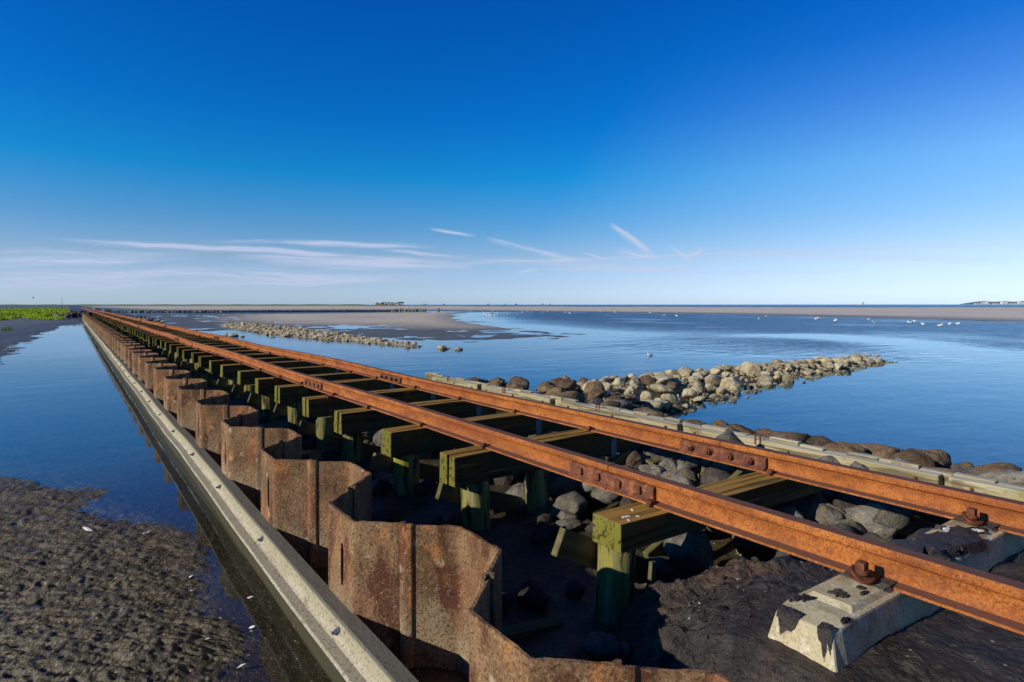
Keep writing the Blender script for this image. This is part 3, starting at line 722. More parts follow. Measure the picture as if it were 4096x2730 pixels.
# ------------------------------------------------------------------ trestle: sleepers on bents
SZ = RT - .123
def spike_mesh():
    mb = MB(); mb.box((-.014, -.012, 0), (.014, .012, .022)); mb.box((-.010, -.016, .016), (.026, .016, .032)); return mb
SPM = None
def make_sleeper(two, hs, wid, strap_l, near=False):
    global SPM
    t = thing('railway_sleeper', 'x', 'sleeper')
    x0, x1 = 1.94, 3.575
    mb = MB()
    w = wid / 2
    def sl(y0, y1, dz, xa):
        n = 6; sect = [(y0, -hs), (y1, -hs), (y1, dz), (y0, dz)]
        vs = []
        for i in range(n + 1):
            x = xa + (x1 - xa) * i / n
            for (y, z) in sect: vs.append((x + random.uniform(-.004, .004), y + random.uniform(-.004, .004), z + random.uniform(-.003, .003)))
        fs = [(k * 4 + i, k * 4 + (i + 1) % 4, (k + 1) * 4 + (i + 1) % 4, (k + 1) * 4 + i) for k in range(n) for i in range(4)] + [(3, 2, 1, 0), (4 * n, 4 * n + 1, 4 * n + 2, 4 * n + 3)]
        mb.add(vs, fs)
    if two: sl(-w, -w + wid * .34 if False else -.002 - .02, -.003, x0); sl(-.012, w, .0, x0 - .008)
    else: sl(-w, w, 0, x0)
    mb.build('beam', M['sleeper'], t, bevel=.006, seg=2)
    for xr in (XL, XR):
        for sx in (-1, 1):
            if SPM is None:
                o = spike_mesh().build('spike', M['rust_dark'], t, bevel=.003); SPM = o.data
            else: o = link('spike', SPM, None, t)
            o.location = (xr + sx * .064, random.uniform(-.03, .03) * 1, -.001); o.rotation_euler = (0, 0, 0 if sx < 0 else math.pi)
    def strap(x, steel):
        s = MB(); s.box((x - .028, -w - .006, -hs - .15), (x + .028, -w - .001, .004)); s.box((x - .028, -w - .006, .004), (x + .028, w * .4, .009))
        s.tube((x, -w - .006, -.07), (x, -w - .014, -.07), .011, n=8); s.tube((x, -w - .006, -hs - .09), (x, -w - .014, -hs - .09), .011, n=8)
        s.build('strap', M['steel'] if steel else M['rust_dark'], t)
    if strap_l: strap(2.16, False)
    if not near: strap(3.36, True)
    return t
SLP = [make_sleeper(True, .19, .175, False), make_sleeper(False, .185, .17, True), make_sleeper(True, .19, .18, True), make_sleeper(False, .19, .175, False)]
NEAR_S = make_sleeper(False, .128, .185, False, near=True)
SL_Y = [3.36, 4.28, 5.37, 6.29, 7.33, 8.36, 9.36, 10.5, 11.45]
y = 12.5
while y < 86: SL_Y.append(y); y += random.uniform(.93, 1.09)
kinds = [0, 3, 0, 2, 0, 1, 3, 3, 1]
o = NEAR_S; o.location = (0, 2.03, SZ); o.rotation_euler = (0, 0, R(-2)); o['group'] = 'mossy timber sleepers'
o['label'] = 'short-ended mossy timber sleeper with white droppings, nearest of the wooden ones'
used = set()
for i, y in enumerate(SL_Y):
    k = kinds[i] if i < len(kinds) else random.randrange(4)
    if i < 17: lab, g = f"green-brown timber sleeper across the trestle, {ordn(i + 1)} wooden one from the photographer", 'mossy timber sleepers'
    else: lab, g = 'dark timber sleeper in the crowded far stretch of the trestle', 'far timber sleepers'
    loc = (random.uniform(-.03, .03), y, SZ + random.uniform(-.004, .004)); rot = (random.uniform(-.01, .01), 0, random.uniform(-.025, .025))
    if k not in used: o = SLP[k]; o.location = loc; o.rotation_euler = rot; o['label'] = lab; o['group'] = g; used.add(k)
    else: dup(SLP[k], loc, rot, lab, g)

def make_bent(h, lean, r, br):
    """two round piles and two crossed planks below one sleeper; top at local z = 0"""
    t = thing('trestle_bent', 'x', 'timber bent')
    for q, x in enumerate((2.13, 3.22, 2.66)):
        if q == 2: r = r * .86
        mb = MB(); n = 18; lv = [-h, -h * .6, -h * .25, -.03, 0]; vs = []
        ph = random.uniform(0, 6)
        for z in lv:
            for i in range(n):
                a = 2 * math.pi * i / n
                rr = r * (1 + .04 * math.sin(2 * a + ph) + random.uniform(-.02, .02)) * (1.06 if z < -.3 else 1.0)
                vs.append((x + (lean + (.015,))[q] * -z + rr * math.cos(a), rr * math.sin(a), z))
        fs = [(k * n + i, k * n + (i + 1) % n, (k + 1) * n + (i + 1) % n, (k + 1) * n + i) for k in range(len(lv) - 1) for i in range(n)] + [tuple(range((len(lv) - 1) * n, len(lv) * n))]
        mb.add(vs, fs).build('post', M['post'], t, smooth=True)
    for (a, b, yy) in br:
        a, b = Vector(a), Vector(b); d = (b - a); L = d.length; ang = math.atan2(d.z, d.x)
        mb = MB(); mb.box((0, -.022, -.062), (L, .022, .062))
        o = mb.build('brace', M['brace'], t, bevel=.003); o.location = (a.x, yy, a.z); o.rotation_euler = (0, -ang, 0)
    return t
P1 = make_bent(.95, (.03, .0), .095, [((1.93, 0, -.06), (3.2, 0, -.52), .118), ((3.5, 0, -.03), (2.1, 0, -.5), -.125)])
P2 = make_bent(.95, (-.02, .02), .088, [((1.90, 0, -.10), (3.3, 0, -.60), .112), ((3.45, 0, -.05), (2.75, 0, -.3), -.118)])
P3 = make_bent(.95, (.0, -.02), .10, [((3.5, 0, -.03), (2.6, 0, -.36), -.128), ((1.9, 0, -.06), (3.3, 0, -.55), .124)])
BP = [P1, P2, P3]; usedb = set()
# nearest bent: leaning pile, one flat batten, a long low brace
nb = thing('trestle_bent', 'leaning mossy round pile and planks under the nearest wooden sleeper', 'timber bent', (0, 2.03, SZ - .128), 0, 'timber bents of the trestle')
mb = MB()
for (x0, x1, nm) in ((2.10, 2.04, 'post'), (3.22, 3.2, 'post')):
    mb = MB(); vs = []; n = 20; lv = [-.85, -.5, -.2, -.02, 0]; ph = random.uniform(0, 6)
    for z in lv:
        for i in range(n):
            a = 2 * math.pi * i / n; rr = .088 * (1 + .04 * math.sin(2 * a + ph) + random.uniform(-.025, .025)) * (1.1 if z < -.3 else 1)
            vs.append((x0 + (x1 - x0) * (-z / .85) + rr * math.cos(a), rr * math.sin(a) + .02, z))
    fs = [(k * n + i, k * n + (i + 1) % n, (k + 1) * n + (i + 1) % n, (k + 1) * n + i) for k in range(len(lv) - 1) for i in range(n)] + [tuple(range((len(lv) - 1) * n, len(lv) * n))]
    mb.add(vs, fs).build(nm, M['post'], nb, smooth=True)
mb = MB(); mb.box((2.20, -.105, -.36), (2.232, -.078, .10), Matrix.Rotation(.10, 4, 'Y') ); o = mb.build('batten', M['brace'], nb, bevel=.002)
for (x0, z0, x1, z1, yy) in ((1.84, -.02, 2.55, -.37, .15), (3.4, .02, 2.5, -.3, .19)):
    L = math.hypot(x1 - x0, z1 - z0); mb = MB(); mb.box((0, -.02, -.065), (L, .02, .065))
    o = mb.build('brace', M['brace'], nb, bevel=.003); o.location = (x0, yy, z0); o.rotation_euler = (0, -math.atan2(z1 - z0, x1 - x0), 0)
for i, y in enumerate(SL_Y):
    if y > 62: break
    k = (i * 2 + (i // 3)) % 3
    if i < 15: lab, g = f"greenish round piles with crossed planks carrying a sleeper, {ordn(i + 1)} bent from the photographer", 'timber bents of the trestle'
    else: lab, g = 'shadowy timber bent in the crowded far stretch of the trestle', 'far timber bents'
    loc = (random.uniform(-.03, .03), y + random.uniform(-.02, .02), SZ - .19); rot = (0, 0, random.uniform(-.03, .03))
    if k not in usedb: o = BP[k]; o.location = loc; o.rotation_euler = rot; o['label'] = lab; o['group'] = g; usedb.add(k)
    else: dup(BP[k], loc, rot, lab, g)

# ------------------------------------------------------------------ concrete sleeper at the tar apron
t = thing('concrete_sleeper', 'chipped pale concrete sleeper with tar smears under both rails in the foreground', 'sleeper', (0, 1.03, SZ), R(-1.2))
mb = MB()
secs = [(1.815, .088, -.012, .125, -.17), (1.86, .094, -.006, .125, -.17), (1.905, .095, .0, .125, -.17), (2.6, .095, -.004, .125, -.17), (3.6, .095, 0, .125, -.17), (3.70, .088, -.012, .125, -.17)]
vs = []
for (x, wt, zt, wb, zb) in secs:
    sh = -.03 if x < 1.82 else 0
    vs += [(x + (sh if True else 0), -wb, zb), (x + sh, wb, zb), (x, wt, zt), (x, -wt, zt)]
fs = [(k * 4 + i, k * 4 + (i + 1) % 4, (k + 1) * 4 + (i + 1) % 4, (k + 1) * 4 + i) for k in range(5) for i in range(4)] + [(3, 2, 1, 0), (20, 21, 22, 23)]
mb.add(vs, fs)
mb.build('body', M['concrete'], t, bevel=.008, seg=2)
for xr in (XL, XR):
    mb = MB(); a0, a1 = xr - .33, xr + .33
    mb.add([(a0, -.078, -.004), (a1, -.078, -.004), (a1, .078, -.004), (a0, .078, -.004), (a0 + .03, -.062, .013), (a1 - .03, -.062, .013), (a1 - .03, .062, .013), (a0 + .03, .062, .013)],
           [(4, 5, 6, 7), (0, 1, 5, 4), (1, 2, 6, 5), (2, 3, 7, 6), (3, 0, 4, 7)])
    mb.build('rail_seat', M['concrete'], t, bevel=.004, seg=2)
    mb = MB(); mb.box((xr - .115, -.072, .0135), (xr + .115, .072, .0175)); mb.build('pad', M['rock_dark'], t)
    for sx in (-1,):
        mb = MB(); x = xr + sx * .105
        mb.tube((x, 0, .010), (x, 0, .030), .017, n=12)
        mb.tube((x, 0, .026), (x, 0, .033), .040, n=20); mb.tube((x, .002, .035), (x, -.002, .042), .040, n=20)
        mb.tube((x, 0, .042), (x, 0, .058), .022, n=12); mb.box((x - .017, -.015, .056), (x + .017, .015, .083), Matrix.Rotation(0, 4, 'Z'))
        mb.build('sleeper_screw', M['rust_dark'], t, bevel=.0025, seg=2, smooth=True)
        cl = MB(); cl.box((x - .01, -.025, .017), (x + .075, .025, .026)); cl.build('rail_clip', M['rust_dark'], t, bevel=.003)
# tar slopped over the concrete
def tar(name, x, y, z, rx, ry, th, seed, parent, mt='asphalt'):
    r2 = random.Random(seed); mb = MB(); n = 44; vs = []
    for lv, (k, zz) in enumerate(((1, 0), (.9, th * .8), (.55, th))):
        for i in range(n):
            a = 2 * math.pi * i / n; q = k * (.7 + .3 * math.sin(2 * a + seed) + .2 * math.sin(5 * a + 2 * seed) + .13 * math.sin(9 * a + 3 * seed) + .08 * math.sin(17 * a + seed) + r2.uniform(-.05, .05))
            vs.append((x + rx * q * math.cos(a), y + ry * q * math.sin(a), z + zz + (r2.uniform(-.001, .001) if lv else -.004)))
    fs = [(k * n + i, k * n + (i + 1) % n, (k + 1) * n + (i + 1) % n, (k + 1) * n + i) for k in range(2) for i in range(n)] + [tuple(range(2 * n, 3 * n))]
    return mb.add(vs, fs).build(name, M[mt], parent, smooth=True)
tar('tar_smear', 1.93, .068, -.006, .05, .035, .012, 3, t); tar('tar_smear', 2.03, .0, .0125, .045, .026, .008, 5, t); tar('tar_smear', 2.10, -.045, .0125, .02, .012, .008, 8, t)
tar('tar_smear', 2.13, -.02, .0125, .016, .012, .008, 11, t); tar('tar_smear', 1.90, -.085, -.003, .02, .014, .012, 14, t); tar('tar_smear', 2.66, 0, -.01, .30, .16, .05, 2.2, t)
tar('tar_smear', 2.92, -.02, -.006, .17, .125, .035, 1.3, t)
tar('dropping', 2.93, .02, .030, .05, .014, .003, 6.1, t, 'shell'); tar('dropping', 3.03, -.05, .026, .022, .02, .003, 9.3, t, 'shell')
for (x, y, sx, sy, sd_) in ((2.03, -.03, .022, .014, 2.1), (2.08, -.055, .012, .006, 4.4), (2.12, .02, .006, .012, 7.0), (2.01, -.07, .01, .007, 5.2)):
    tar('dropping', x, y, .001, sx, sy, .002, sd_, NEAR_S, 'shell')
# ragged tar skin running over the end face
def tar_run(y0, y1, depth, seed):
    r2 = random.Random(seed); n = 26; mb = MB(); top = []; bot = []
    for i in range(n):
        f = i / (n - 1); y = y0 + (y1 - y0) * f
        d = depth * (math.sin(math.pi * f) ** .7) * (.45 + .55 * abs(math.sin(f * 7 + seed)) + r2.uniform(-.18, .18)) + .004
        k = (.012 - (-d)) ; 
        for (lst, z, o) in ((top, -.008, .002), (bot, -.012 - d, .0015)):
            g = min(1, (-z - .012) / .158); lst.append((1.815 - .03 * g - o, y * (1 + .37 * max(0, g)), z))
    vs = top + bot; mb.add(vs, [(i, i + 1, n + i + 1, n + i) for i in range(n - 1)])
    lip = [(x + .03, y, -.004 + r2.uniform(0, .005)) for x, y, z in top]; o = len(mb.v); mb.add(lip, [])
    mb.f += [(i, i + 1, o + i + 1, o + i) for i in range(n - 1)]
    return mb.build('tar_smear', M['asphalt'], t)
tar_run(.084, .012, .062, 2); tar_run(-.045, -.090, .07, 5)

# ------------------------------------------------------------------ rocks
def rock_mesh(seed, sub=1, flat=.75, pts=20):
    r = random.Random(seed); bm = bmesh.new()
    sx, sy, sz = r.uniform(.75, 1.1), r.uniform(.6, .95), r.uniform(.5, .8) * flat / .75
    for _ in range(pts):
        v = Vector((r.gauss(0, 1), r.gauss(0, 1), r.gauss(0, 1))).normalized() * r.uniform(.86, 1.05)
        bm.verts.new((v.x * sx, v.y * sy, v.z * sz))
    g = bmesh.ops.convex_hull(bm, input=bm.verts)
    bmesh.ops.delete(bm, geom=[v for v in bm.verts if not v.link_faces], context='VERTS')
    bmesh.ops.dissolve_limit(bm, angle_limit=R(14), verts=bm.verts, edges=bm.edges)
    bmesh.ops.triangulate(bm, faces=bm.faces)
    if sub:
        bmesh.ops.subdivide_edges(bm, edges=bm.edges, cuts=3 if sub > 1 else 2, use_grid_fill=True)
        for _ in range(1): bmesh.ops.smooth_vert(bm, verts=bm.verts, factor=.4, use_axis_x=True, use_axis_y=True, use_axis_z=True)
        off = Vector((seed * 3.1, seed * 1.7, seed))
        bm.normal_update()
        for v in bm.verts:
            k = mnoise.fractal(v.co * 2.4 + off, .8, 2.1, 6) * .075
            v.co += v.normal * k
    for f in bm.faces: f.smooth = bool(sub)
    me = bpy.data.meshes.new('boulder'); bm.to_mesh(me); bm.free(); return me
def variants(mt, seeds, sub=1, flat=.75):
    out = []
    for s in seeds:
        me = rock_mesh(s, sub, flat); me.materials.append(M[mt]); out.append(me)
    return out
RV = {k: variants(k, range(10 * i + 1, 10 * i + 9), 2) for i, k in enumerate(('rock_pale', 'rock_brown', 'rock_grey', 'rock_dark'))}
def rock(mt, loc, s, label, group, cat='boulder', squash=1.0, name='boulder', rot=None):
    o = link(name, random.choice(RV[mt]), None)
    o.location = loc; o.rotation_euler = rot or (random.uniform(-.3, .3), random.uniform(-.3, .3), random.uniform(0, 6.28))
    o.scale = (s * random.uniform(.85, 1.15), s * random.uniform(.85, 1.15), s * squash * random.uniform(.85, 1.15))
    return tag(o, label, cat, group)
def G(x, y): return float(ground_height(np.array([x]), np.array([y]))[0][0])
def stones_mesh(name, mt, pts, label, cat):
    """many small stones nobody could count, one object"""
    protos_ = [rock_mesh(900 + i, 0, .8, 12) for i in range(6)]
    PV = [np.array([v.co[:] for v in m.vertices]) for m in protos_]; PF = [[tuple(p.vertices) for p in m.polygons] for m in protos_]
    V = []; Fc = []; o = 0
    for (x, y, z, s) in pts:
        k = random.randrange(6); a = random.uniform(0, 6.28); c_, s_ = math.cos(a), math.sin(a)
        q = PV[k] * s; q = np.stack([q[:, 0] * c_ - q[:, 1] * s_ + x, q[:, 0] * s_ + q[:, 1] * c_ + y, q[:, 2] + z], 1)
        V.append(q); Fc += [tuple(i + o for i in f) for f in PF[k]]; o += len(q)
    V = np.concatenate(V); me = bpy.data.meshes.new(name); me.from_pydata([tuple(p) for p in V], [], Fc); me.update()
    for m in protos_: bpy.data.meshes.remove(m)
    ob = link(name, me, M[mt]); return tag(ob, label, cat, kind='stuff')
# the stone spit
pts = []
def scatter(n, gen, mind):
    out = []; tries = 0
    while len(out) < n and tries < n * 60:
        tries += 1; p = gen()
        if p is None: continue
        if all((p[0] - q[0]) ** 2 + (p[1] - q[1]) ** 2 > (mind * (p[2] + q[2])) ** 2 for q in out): out.append(p)
    return out
def gen_spit():
    u = random.random() ** .9; i = min(4, int(u * 5)); f = u * 5 - i
    (x0, y0), (x1, y1) = SPIT_AXIS[i], SPIT_AXIS[i + 1]; w = SPIT_W[i] * (1 - f) + SPIT_W[i + 1] * f
    x, y = x0 + (x1 - x0) * f, y0 + (y1 - y0) * f + random.uniform(-1, 1) * w * .95
    return (x, y, (random.uniform(.095, .17) if random.random() < .78 else random.uniform(.17, .25)) * (1.1 - .25 * u), w)
sp = scatter(192, gen_spit, .52)
sp.sort(key=lambda p: -p[2])
big = 0
for (x, y, s, w) in sp:
    h = float(spit_height(np.array([x]), np.array([y]))[0])
    z = max(-.02, h - .04) + s * .14
    near = x < 8.2
    mt = 'rock_pale' if (random.random() < .85 or not near) else 'rock_brown'
    if x > 14: zone, g = 'pale weathered boulder on the outer tip of the stone spit', 'boulders on the tip of the stone spit'
    elif x > 9.5: zone, g = 'pale weathered boulder on the middle of the stone spit', 'boulders on the middle of the stone spit'
    else: zone, g = 'weathered boulder on the broad landward end of the stone spit', 'boulders on the landward end of the stone spit'
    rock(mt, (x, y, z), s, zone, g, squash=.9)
for (u, v, zc, s, lab) in ((2638, 1525, 10.4, .25, 'tall steep grey boulder standing highest on the landward end of the stone spit'), (3010, 1485, 12.6, .26, 'big round pale boulder on the crest halfway along the stone spit'),
                      (3430, 1440, 16.3, .22, 'rounded boulder crowning the far tip of the stone spit'), (2260, 1545, 10.6, .25, 'large brown angular boulder where the stone spit meets the bank')):
    p = at_r(u, v, zc); rock('rock_brown' if 'brown' in lab else 'rock_pale', p, s, lab, None, squash=1.15, rot=(0, 0, random.uniform(0, 6)))
pts = []
for _ in range(2000):
    q = gen_spit(); x, y = q[0] + random.uniform(-.3, .3), q[1] + random.uniform(-.35, .2); h = float(spit_height(np.array([x]), np.array([y]))[0])
    pts.append((x, y, max(.0, h - .06), random.uniform(.02, .065)))
stones_mesh('gravel', 'rock_pale', pts, 'pale gravel and small stones filling the stone spit between its boulders', 'gravel')
# the stone berm right of the plank wall
def gen_berm():
    y = random.uniform(.6, 8.5); e = berm_edge(y); x = random.uniform(4.44 if y < 7.4 else 4.7, e + .02)
    return (x, y, random.uniform(.15, .25) + (.07 if y < 3 else 0))
for (x, y, s) in scatter(100, gen_berm, .5):
    mt = random.choices(('rock_brown', 'rock_grey', 'rock_pale'), (.86, .10, .04))[0]
    e = berm_edge(y); z = .34 * min(1, max(0, (e + .1 - x) / 1.0)) + .02 + (.02 if y < 3 else 0)
    k = 'beside the near end of the plank wall' if y < 3.2 else ('beside the middle of the plank wall' if y < 6.2 else 'beside the far end of the plank wall')
    c_ = {'rock_brown': 'brown', 'rock_grey': 'grey', 'rock_pale': 'pale'}[mt]
    rock(mt, (x, y, z), s, f"rounded {c_} boulder on the stone bank {k}", f"{c_} bank boulders {k}", squash=.68)
for (u, v, s, lab) in ((3700, 1858, .22, 'broad brown boulder rising highest behind the near end of the plank wall'), (3990, 1905, .23, 'long rounded brown boulder at the right edge behind the plank wall'), (3580, 1838, .15, 'squarish tan boulder left of the broad brown one behind the plank wall'),
                       (3400, 1810, .20, 'dark rounded boulder behind the plank wall beyond the bolted rail joint'), (3230, 1778, .18, 'tan flat-topped boulder behind the middle waler plank'), (3060, 1748, .17, 'reddish low boulder behind the middle of the plank wall'), (3860, 1885, .13, 'small brown stone wedged between the two broad boulders at right'), (2880, 1712, .16, 'brown lumpy boulder behind the far half of the plank wall')):
    p = at(u, v, .30); rock('rock_brown', p, s, lab, 'prominent brown bank boulders', squash=.8, rot=(random.uniform(-.15, .15), random.uniform(-.15, .15), random.uniform(0, 6)))
# loose rocks in the pit and under the rails
def gen_pit():
    x = random.uniform(1.5, 4.1); y = random.uniform(1.4, 8.5)
    if x < 2.6 and (random.random() < .5 or y < 1.95): return None
    if x > 2.9 and random.random() < .5: y = random.uniform(1.4, 4.0)
    if x < 3.0 and y < 1.7: return None
    return (x, y, random.uniform(.09, .2) if x > 2.4 else random.uniform(.06, .12))
for (x, y, s) in scatter(120, gen_pit, .62):
    z = G(x, y) + s * .25 + (.16 * max(0, min(1, 1.6 - abs(y - 2.0) / 1.2)) if x > 2.9 else 0)
    mt = random.choices(('rock_grey', 'rock_dark'), (.65, .35))[0] if x > 2.6 else 'rock_dark'
    lab = 'angular grey rock tumbled between the right rail and the plank wall' if x > 3.2 else ('rock lying in the shade under the sleepers' if x > 2.2 else 'dark rock in the pit behind the sheet piles')
    rock(mt, (x, y, z), s, lab, lab.replace('rock', 'rocks', 1), cat='rock', name='rock')
def gen_rip():
    return (random.uniform(2.95, 4.18), random.uniform(1.38, 4.2), random.uniform(.10, .19))
for (x, y, s) in scatter(75, gen_rip, .5):
    mt = random.choices(('rock_grey', 'rock_dark', 'rock_brown'), (.6, .2, .2))[0]
    rock(mt, (x, y, .22 + .14 * max(0, min(1, (x - 2.95) / .8))), s, 'angular rock packed under the right rail beyond the tar apron', 'packed rocks under the right rail', cat='rock', name='rock')
def put_rock(u, v, z, s, mt, lab, sq=.9): 
    p = at(u, v, z); return rock(mt, p, s, lab, None, squash=sq, cat='rock', name='rock')
put_rock(2405, 2590, .16, .085, 'rock_grey', 'angular rust-flecked grey rock at the foot of the tar slope', 1.1)
put_rock(2500, 2600, .17, .04, 'rock_pale', 'small pinkish stone beside the grey rock at the tar slope', 1)
put_rock(2740, 2200, .26, .17, 'rock_grey', 'large orange-stained rock propped between leaning pile and tar slope', 1.2)
put_rock(2640, 2270, .22, .10, 'rock_grey', 'broken grey rock below the orange-stained one', .9)
put_rock(3310, 2075, .34, .13, 'rock_grey', 'speckled grey granite block between the rails behind the near rail', .9)
put_rock(3130, 2010, .30, .20, 'rock_dark', 'large dark smooth boulder between the rails', .8)
put_rock(3080, 1950, .34, .20, 'rock_grey', 'bluish grey slab of rock behind the right rail', .6)
put_rock(3590, 1880, .40, .15, 'rock_grey', 'white-streaked boulder lying against the near face of the plank wall', .9)
put_rock(2230, 1930, .25, .15, 'rock_grey', 'round grey boulder behind the second wooden sleeper', .9)
put_rock(2640, 1850, .30, .20, 'rock_grey', 'long flat grey boulder beyond the trestle before the plank wall', .6)
put_rock(2290, 2010, .2, .14, 'rock_grey', 'blocky grey rock under the left rail by the first post', .8)
put_rock(3560, 2085, .38, .10, 'rock_grey', 'small pale rock against the concrete sleeper between the rails', .8)
pts = []
for _ in range(380):
    x = random.uniform(1.38, 2.7); y = random.uniform(1.15, 1.95); s = random.uniform(.004, .013) * (1.9 if random.random() < .08 else 1)
    if y < 1.45 and random.random() < .6: continue
    pts.append((x, y, max(float(asphalt_z(x, y)), .05) + s * .4, s))
stones_mesh('rubble', 'rock_dark', pts, 'loose dark crumbs broken from the edge of the tar apron', 'rubble')
for k in range(40):
    x = random.uniform(1.45, 2.6); y = random.uniform(1.9, 6.5); s = random.uniform(.05, .11)
    rock('rock_dark', (x, y, .07), s, 'dark rock in the pit behind the sheet piles', 'dark rocks in the pit behind the sheet piles', cat='rock', name='rock')
# stony bar out on the flat
def gen_bar():
    x0 = random.uniform(7, 15); y0 = random.uniform(19, 52)
    return (x0, y0, random.uniform(.10, .24))
bx = np.array([gen_bar() for _ in range(9000)]); sdv = sdist(bx[:, 0], bx[:, 1], BAR); bx = bx[sdv > .1]
kept = []
for p in bx:
    if all((p[0] - q[0]) ** 2 + (p[1] - q[1]) ** 2 > (.7 * (p[2] + q[2])) ** 2 for q in kept): kept.append(p)
    if len(kept) > 150: break
for (x, y, s) in kept:
    lab = 'low pale stone on the rubble bar lying in the shallow water' if y < 34 else 'low pale stone on the far half of the rubble bar'
    rock('rock_pale', (x, y, G(x, y) + .02), s, lab, lab.replace('stone', 'stones', 1), cat='stone', name='stone', squash=.8)
pts = [(x, y, G(x, y) + .01, random.uniform(.05, .12)) for x, y, s in bx[:1400]]
stones_mesh('rubble', 'rock_pale', pts, 'countless small pale stones of the rubble bar in the shallows', 'rubble')
for (u, v, s) in ((1765, 1395, .22), (1775, 1398, .18), (1790, 1396, .15), (1833, 1401, .2), (1470, 1375, .2), (935, 1345, .3), (905, 1343, .25), (970, 1348, .2), (1070, 1340, .2), (1145, 1346, .28), (1090, 1350, .15)):
    x, y, z = at(u, v); rock('rock_pale', (x, y, .02), s, 'lone stone breaking the water near the rubble bar', 'lone stones near the rubble bar', cat='stone', name='stone', squash=.6)
# stone shoulder along the far right of the track, and the dark mound at the end of the wall
for k in range(46):
    y = random.uniform(48, 90); x = 4.6 + random.uniform(0, 1.6) + (y - 48) * .02
    rock(random.choice(('rock_grey', 'rock_pale', 'rock_dark')), (x, y, .08), random.uniform(.18, .32), 'small stone on the far shoulder right of the track', 'stones on the far track shoulder', cat='stone', name='stone')
for k in range(80):
    y = random.uniform(80, 104); x = random.uniform(-2.2, 2.0)
    rock('rock_dark', (x, y, .15 + .28 * min(1, max(0, (x + 2.6) / 3))), random.uniform(.25, .5), 'dark stone of the rubble mound at the far end of the sheet wall', 'dark rubble mound stones', cat='stone', name='stone')
rock('rock_pale', (-1.15, 78.5, .2), .45, 'pale upright marker stone at the foot of the dark rubble mound', None, cat='stone', name='stone', squash=2.2, rot=(0, 0, .4))
# stone groyne running off the track far out
pts = []
for k in range(170):
    x, y, z = at(420 + k * 2.8 + random.uniform(-3, 3), 1250 + random.uniform(-1.5, 1.0)); pts.append((x, y, .12, random.uniform(.3, .6)))
stones_mesh('rubble', 'rock_grey', pts, 'long low line of grey stones of the groyne far across the flats', 'rubble')

# ------------------------------------------------------------------ plank wall on the right
PX, PZ = 4.27, .515
t = thing('plank_wall', 'long low bleached timber plank wall between the rails and the stone bank', 'plank wall', (0, 0, 0))
segs = [(-1.9, -.15), (-.02, 1.42), (1.47, 3.35), (3.42, 4.95), (5.14, 6.5), (6.6, 7.75)]
for (a, b) in segs:
    mb = MB(); n = 5; vs = []
    wob = [(random.uniform(-.006, .006), random.uniform(-.008, .008)) for _ in range(n + 1)]
    for i in range(n + 1):
        y = a + (b - a) * i / n; dx, dz = wob[i]
        vs += [(PX - .05 + dx, y, PZ - .11 + dz), (PX + .02 + dx, y, PZ - .11 + dz), (PX + .02 + dx, y, PZ - .01 + dz), (PX - .05 + dx, y, PZ - .012 + dz)]
    fs = [(k * 4 + i, k * 4 + (i + 1) % 4, (k + 1) * 4 + (i + 1) % 4, (k + 1) * 4 + i) for k in range(n) for i in range(4)] + [(3, 2, 1, 0), tuple(4 * n + q for q in range(4))]
    mb.add(vs, fs).build('waler', M['grey_wood'], t, bevel=.005)
    for yb in (a + .12, (a + b) / 2, b - .12):
        q = MB(); q.tube((PX - .05, yb, PZ - .055), (PX - .058, yb, PZ - .055), .011, n=8); q.tube((PX - .058, yb, PZ - .055), (PX - .068, yb, PZ - .055), .006, n=6); q.build('bolt', M['rust_dark'], t)
    q = MB(); yb = a + (b - a) * .62
    for dy in (0, .04): q.box((PX - .058, yb + dy - .005, PZ - .05), (PX - .05, yb + dy + .005, PZ + .022)); q.box((PX - .060, yb + dy - .010, PZ + .020), (PX - .048, yb + dy + .010, PZ + .027))
    q.build('iron_spike', M['rust_dark'], t)
y = -1.9
while y < 8.15:
    w = random.uniform(.15, .24)
    mb = MB(); dz = random.uniform(-.018, .012); mb.box((PX + .024, y + .003, -.1), (PX + .075 + random.uniform(0, .012), y + w - .003, PZ + dz), jit=.003)
    mb.build('sheeting_board', M['grey_wood'], t, bevel=.004); y += w
for (u, v) in ((2455, 1765), (2600, 1900), (2650, 1880)):
    pass
for k, (x, y, h) in enumerate(((3.55, 3.1, .36), (3.7, 2.75, .40), (3.62, 2.25, .36), (4.0, 2.15, .40), (3.75, 4.1, .38))):
    mb = MB(); w = .05; mb.box((-w, -.04, -.4), (w, .04, h), jit=.008)
    tag(mb.build('stump', M['brace'], None, bevel=.004, loc=(x, y, 0)), 'short dark timber stump poking up among the rocks right of the trestle', 'stump', 'timber stumps among the rocks')
# stray plank end on the pit floor
mb = MB(); mb.box((-.22, -.04, -.02), (.22, .04, .02)); o = mb.build('plank', M['brace'], None, bevel=.003, loc=(1.62, 2.2, .06)); o.rotation_euler = (0, .05, R(-8))
tag(o, 'loose weathered plank lying on the pit floor behind the sheet piles', 'plank')
